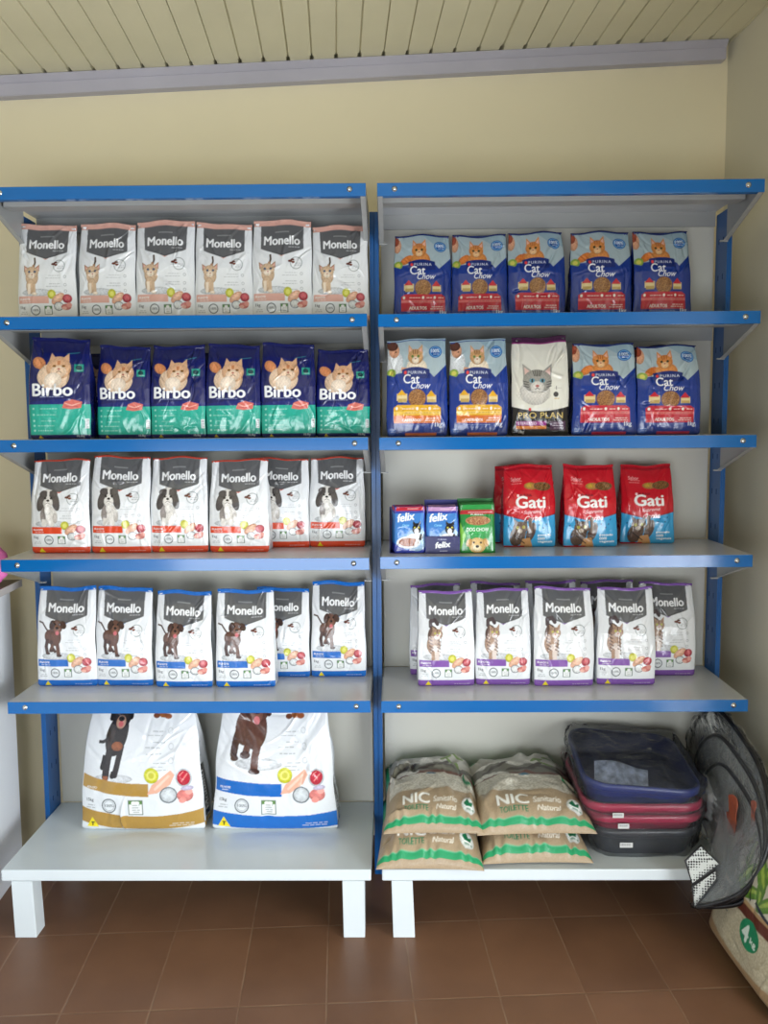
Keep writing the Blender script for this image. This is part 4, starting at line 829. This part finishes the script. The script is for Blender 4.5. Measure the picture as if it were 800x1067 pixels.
# ---------------------------------------------------------------- plastic film
def film(name, col, al):
    m = bpy.data.materials.new(name); m.use_nodes = True; nt = m.node_tree; N = nt.nodes; out = N['Material Output']; N.remove(N['Principled BSDF'])
    tr = N.new('ShaderNodeBsdfTransparent'); tr.inputs[0].default_value = (.975, .98, .98, 1)
    gl = N.new('ShaderNodeBsdfGlossy'); gl.inputs['Roughness'].default_value = .07; df = N.new('ShaderNodeBsdfDiffuse'); df.inputs[0].default_value = L4(col)
    tc = N.new('ShaderNodeTexCoord'); nz = N.new('ShaderNodeTexNoise'); nz.inputs['Scale'].default_value = 22; nz.inputs['Detail'].default_value = 4; nz.inputs['Distortion'].default_value = 1.5
    bp = N.new('ShaderNodeBump'); bp.inputs['Strength'].default_value = .5; bp.inputs['Distance'].default_value = .01
    nt.links.new(tc.outputs['Object'], nz.inputs['Vector']); nt.links.new(nz.outputs['Fac'], bp.inputs['Height']); nt.links.new(bp.outputs[0], gl.inputs['Normal']); nt.links.new(bp.outputs[0], df.inputs['Normal'])
    m1 = N.new('ShaderNodeMixShader'); m1.inputs[0].default_value = al; nt.links.new(tr.outputs[0], m1.inputs[1]); nt.links.new(df.outputs[0], m1.inputs[2])
    fr = N.new('ShaderNodeFresnel'); fr.inputs[0].default_value = 1.17; nt.links.new(bp.outputs[0], fr.inputs['Normal'])
    m2 = N.new('ShaderNodeMixShader'); nt.links.new(fr.outputs[0], m2.inputs[0]); nt.links.new(m1.outputs[0], m2.inputs[1]); nt.links.new(gl.outputs[0], m2.inputs[2]); nt.links.new(m2.outputs[0], out.inputs[0]); return m
M_film = film('clear_plastic_film', (215, 220, 225), .035)
M_film2 = film('gathered_plastic_film', (215, 218, 220), .28)
M_net = film('sheer_grey_fabric', (176, 180, 182), .26)

# ---------------------------------------------------------------- litter trays
def rrect(hx, hy, r, n=8):
    P = []
    for cx, cy, a0 in ((hx-r, hy-r, 0), (-hx+r, hy-r, 90), (-hx+r, -hy+r, 180), (hx-r, -hy+r, 270)):
        for k in range(n+1):
            a = math.radians(a0+90*k/n); P.append((cx+r*math.cos(a), cy+r*math.sin(a)))
    return P
def loft(bm, rings, close_last=True, close_first=False):
    R_ = [[bm.verts.new(p) for p in r] for r in rings]; n = len(R_[0])
    for a, b in zip(R_, R_[1:]):
        for k in range(n): bm.faces.new((a[k], a[(k+1) % n], b[(k+1) % n], b[k]))
    if close_last: bm.faces.new(R_[-1])
    if close_first: bm.faces.new(R_[0][::-1])
def tray(loc, rot, hx, hy, h, m, label, sticker, seed):
    t = tag(empty('litter_tray', loc), label, 'tray', 'plastic wrapped litter trays'); t.rotation_euler = rot
    def ring(s, z, r, ex=0): return [(x, y, z) for x, y in rrect(hx*s+ex, hy*s+ex, r)]
    bm = bmesh.new()
    loft(bm, [ring(.84, 0, .05), ring(.86, .004, .055), ring(.955, h-.018, .06), ring(.965, h-.014, .06), ring(1, h-.016, .065), ring(1.003, h-.022, .065), ring(1.012, h-.02, .066), ring(1.012, h-.008, .066), ring(1, h, .064), ring(.965, h, .06), ring(.95, h-.006, .058), ring(.85, .010, .052), ring(.80, .006, .05)], True, True)
    obj('tub', bm, m, t, True)
    # crumpled clear bag around the tray
    rg = [ring(.88, -.0015, .05, .003), ring(.99, h*.5, .06, .004), ring(1.02, h*.9, .066, .006), ring(1.02, h+.004, .066, .006), ring(.9, h+.009, .06), ring(.6, h+.011, .05), ring(.3, h+.010, .03)]
    bm = bmesh.new(); loft(bm, rg, True, True); bmesh.ops.triangulate(bm, faces=[f for f in bm.faces if len(f.verts) > 4])
    bmesh.ops.subdivide_edges(bm, edges=bm.edges[:], cuts=3, use_grid_fill=True)
    for v in bm.verts:
        n1 = noise.noise(v.co*30+Vector((seed, 0, 0))); n2 = noise.noise(v.co*60+Vector((0, seed, 0)))
        out = Vector((v.co.x/hx, v.co.y/hy, 0)); 
        if out.length > .5: v.co += out.normalized()*(max(n1, 0)*.014+abs(n2)*.004)
        if v.co.z > h*.95: v.co.z += n1*.012 + n2*.005 + .006
    obj('plastic_wrap', bm, M_film, t, True)
    # gathered end of the bag on the right
    bm = bmesh.new()
    n = 22; rings = []
    for k in range(7):
        f = k/6; rr_ = (.045+.03*f)*(1-.55*math.exp(-((f-.15)/.2)**2)); rings.append([(hx*1.0+.002+.045*f, -hy*.45 + rr_*math.cos(2*PI*j/n)*(1+.25*math.sin(j*3+seed+k)), h*.55 + .45*rr_*math.sin(2*PI*j/n)*(1+.3*math.sin(j*5+k+seed))) for j in range(n)])
    loft(bm, rings, False); obj('wrap_end', bm, M_film2, t, True)
    if sticker is not None:
        bm = bmesh.new(); sx, w_, h_ = sticker; y0 = -hy*1.02-.008
        box(bm, sx, sx+w_, y0-.0006, y0, h*.45, h*.45+h_); s_ = obj('price_sticker', bm, mat('white_sticker', (200, 202, 200), .5), t)
        bm = bmesh.new()
        for k in range(9): box(bm, sx+.003+k*w_*.09, sx+.003+k*w_*.09+w_*(.03+.02*(k % 2)), y0-.0009, y0-.0006, h*.45+.006, h*.45+h_-.003)
        obj('barcode', bm, mat('barcode_ink', (120, 120, 120), .6), s_)
    return t
M_navy = mat('navy_plastic', (24, 40, 102), .3, spec=.5); M_burg = mat('burgundy_plastic', (152, 30, 64), .28); M_blk = mat('black_plastic', (42, 44, 50), .3)
tray((.715, .135, .1945), (0, 0, 0), .150, .165, .080, M_blk, 'black litter tray in clear film, bottom of the tray stack', (-.08, .035, .014), 1)
tray((.712, .135, .2655), (.02, 0, 0), .160, .172, .058, M_burg, 'burgundy litter tray in clear film, just above the black tray', (-.085, .03, .014), 2)
tray((.708, .135, .2985), (.03, 0, -.01), .165, .176, .060, M_burg, 'upper burgundy litter tray in clear film, just under the navy tray', (-.095, .03, .014), 3)
nv_ = tray((.700, .135, .3360), (.10, .075, -.02), .160, .176, .086, M_navy, 'navy litter tray in clear film on top of the tray stack', None, 4)
# leaflet lying inside the navy tray
bm = bmesh.new()
for k in range(12):
    pass
g = [[bm.verts.new((-.075+.15*i/10, -.04+.10*j/8, .012*math.sin(i*.5)+.045+.35*(j/8)*.05)) for i in range(11)] for j in range(9)]
for j in range(8):
    for i in range(10): bm.faces.new((g[j][i], g[j][i+1], g[j+1][i+1], g[j+1][i]))
lf = obj('paper_label', bm, mat('pale_printed_label', (150, 162, 190), .5, vary=.45, vscale=60), nv_, True); lf.location = (-.045, -.085, .008); lf.rotation_euler = (.5, 0, -.1)
lf['label'] = 'pale printed paper label'

# ---------------------------------------------------------------- folding hoops in plastic
OUT = [(.800, -.165, .135), (.868, -.235, .20), (.918, -.255, .29), (.945, -.235, .39), (.952, -.15, .49), (.935, -.03, .555), (.918, .09, .575), (.905, .20, .50), (.900, .24, .39), (.897, .17, .28), (.893, .02, .222), (.862, -.12, .185)]
hp = tag(empty('folding_hoop', (.9, -.1, .2)), 'folded black rimmed fabric hoops in plastic leaning beside the trays', 'folding hoop')
org = Vector((.9, -.1, .2)); P0 = Vector(OUT[0])
M_rim = mat('black_rim', (16, 16, 20), .3); M_mesh = bpy.data.materials.new('white_perforated_mesh'); M_mesh.use_nodes = True
nt = M_mesh.node_tree; bb = nt.nodes['Principled BSDF']; tc = nt.nodes.new('ShaderNodeTexCoord'); vo_ = nt.nodes.new('ShaderNodeTexVoronoi'); vo_.inputs['Scale'].default_value = 150; vo_.inputs['Randomness'].default_value = 0.15
nt.links.new(tc.outputs['Object'], vo_.inputs['Vector']); cr = nt.nodes.new('ShaderNodeValToRGB'); cr.color_ramp.interpolation = 'CONSTANT'; cr.color_ramp.elements[0].color = L4((18, 18, 20)); cr.color_ramp.elements[1].position = .42; cr.color_ramp.elements[1].color = L4((196, 200, 196))
nt.links.new(vo_.outputs['Distance'], cr.inputs[0]); nt.links.new(cr.outputs[0], bb.inputs['Base Color'])
loops = []
for s, sh in ((1, Vector((.012, 0, 0))), (.86, Vector((.022, -.008, 0))), (.72, Vector((.036, -.018, -.004)))):
    pts = []
    for i, p in enumerate(OUT):
        q = P0 + (Vector(p)-P0)*s + sh*(0 if i == 0 else 1)
        if q.y > -.085: q.x = max(q.x, .903 + (.012 if s == 1 else 0)); q.z = max(q.z, .215)
        pts.append(q - org)
    L = catmull(pts, 8); loops.append(L)
    bm = bmesh.new(); tube(bm, L, .0062, 8, True); r_ = obj('rim', bm, M_rim, hp, True)
    bm = bmesh.new(); c = sum(L, Vector())/len(L); rings = [[c+(p-c)*f for p in L] for f in (.985, .7, .4, .1)]
    loft(bm, rings, True); fb = obj('fabric_disc', bm, M_net, hp, True)
# orange printed shapes on the fabric
M_or = mat('orange_print', (150, 74, 48), .6)
for cx, cy, cz, a, b2 in ((.905, -.125, .375, .030, .040), (.912, -.10, .325, .034, .030), (.940, -.17, .385, .012, .035)):
    bm = bmesh.new(); vs = [bm.verts.new(Vector((cx + .004*math.cos(3*t_), cy + a*math.cos(t_)*(1+.2*math.sin(3*t_)), cz + b2*math.sin(t_)))-org) for t_ in [2*PI*k/24 for k in range(24)]]
    vb_ = [bm.verts.new(v.co+Vector((.0015, 0, 0))) for v in vs]; bm.faces.new(vs); bm.faces.new(vb_[::-1])
    for k in range(24): bm.faces.new((vs[k], vs[(k+1) % 24], vb_[(k+1) % 24], vb_[k]))
    o = obj('orange_patch', bm, M_or, hp); o['label'] = 'orange printed patch'
# perforated white panels near the bottom
for quad in (((.772, -.165, .256), (.816, -.150, .289), (.858, -.172, .250), (.789, -.172, .196)), ((.789, -.172, .190), (.846, -.178, .238), (.848, -.182, .214), (.795, -.178, .136))):
    bm = bmesh.new(); A_ = [bm.verts.new(Vector(p)-org) for p in quad]; B_ = [bm.verts.new(Vector(p)-org+Vector((0, .002, 0))) for p in quad]
    bm.faces.new(A_); bm.faces.new(B_[::-1])
    for k in range(4): bm.faces.new((A_[k], A_[(k+1) % 4], B_[(k+1) % 4], B_[k]))
    mp_ = obj('mesh_panel', bm, M_mesh, hp)
    bm = bmesh.new(); tube(bm, [Vector(p)-org for p in quad], .003, 6, True); obj('panel_binding', bm, M_rim, mp_, True)
# film around the hoops
bm = bmesh.new(); L = loops[0]; c = sum(L, Vector())/len(L); n = len(L); rows = []
for k in range(3):
    a = PI*k/2; f = 1.0+.025*math.sin(a); rows.append([c + (p-c)*(f if True else 1) + Vector((.016-.032*(k/2), 0, 0)) + Vector((.004*math.sin(i*1.3+k), .003*math.sin(i*.9+2*k), .003*math.cos(i*1.7+k))) for i, p in enumerate(L)])
inner = [[c + (p-c)*f + Vector((.020*s_, 0, 0)) for p in L] for f, s_ in ((.6, 1), (.2, 1))]
loft(bm, inner[::-1]+rows+[[c+(p-c)*f+Vector((-.022, 0, 0)) for p in L] for f in (.6, .2)], True, True)
for v in bm.verts:
    w = v.co+org
    if w.y > -.095: v.co.x = max(w.x, .898)-org.x; v.co.z = max(w.z, .20)-org.z
obj('plastic_wrap', bm, M_film, hp, True)
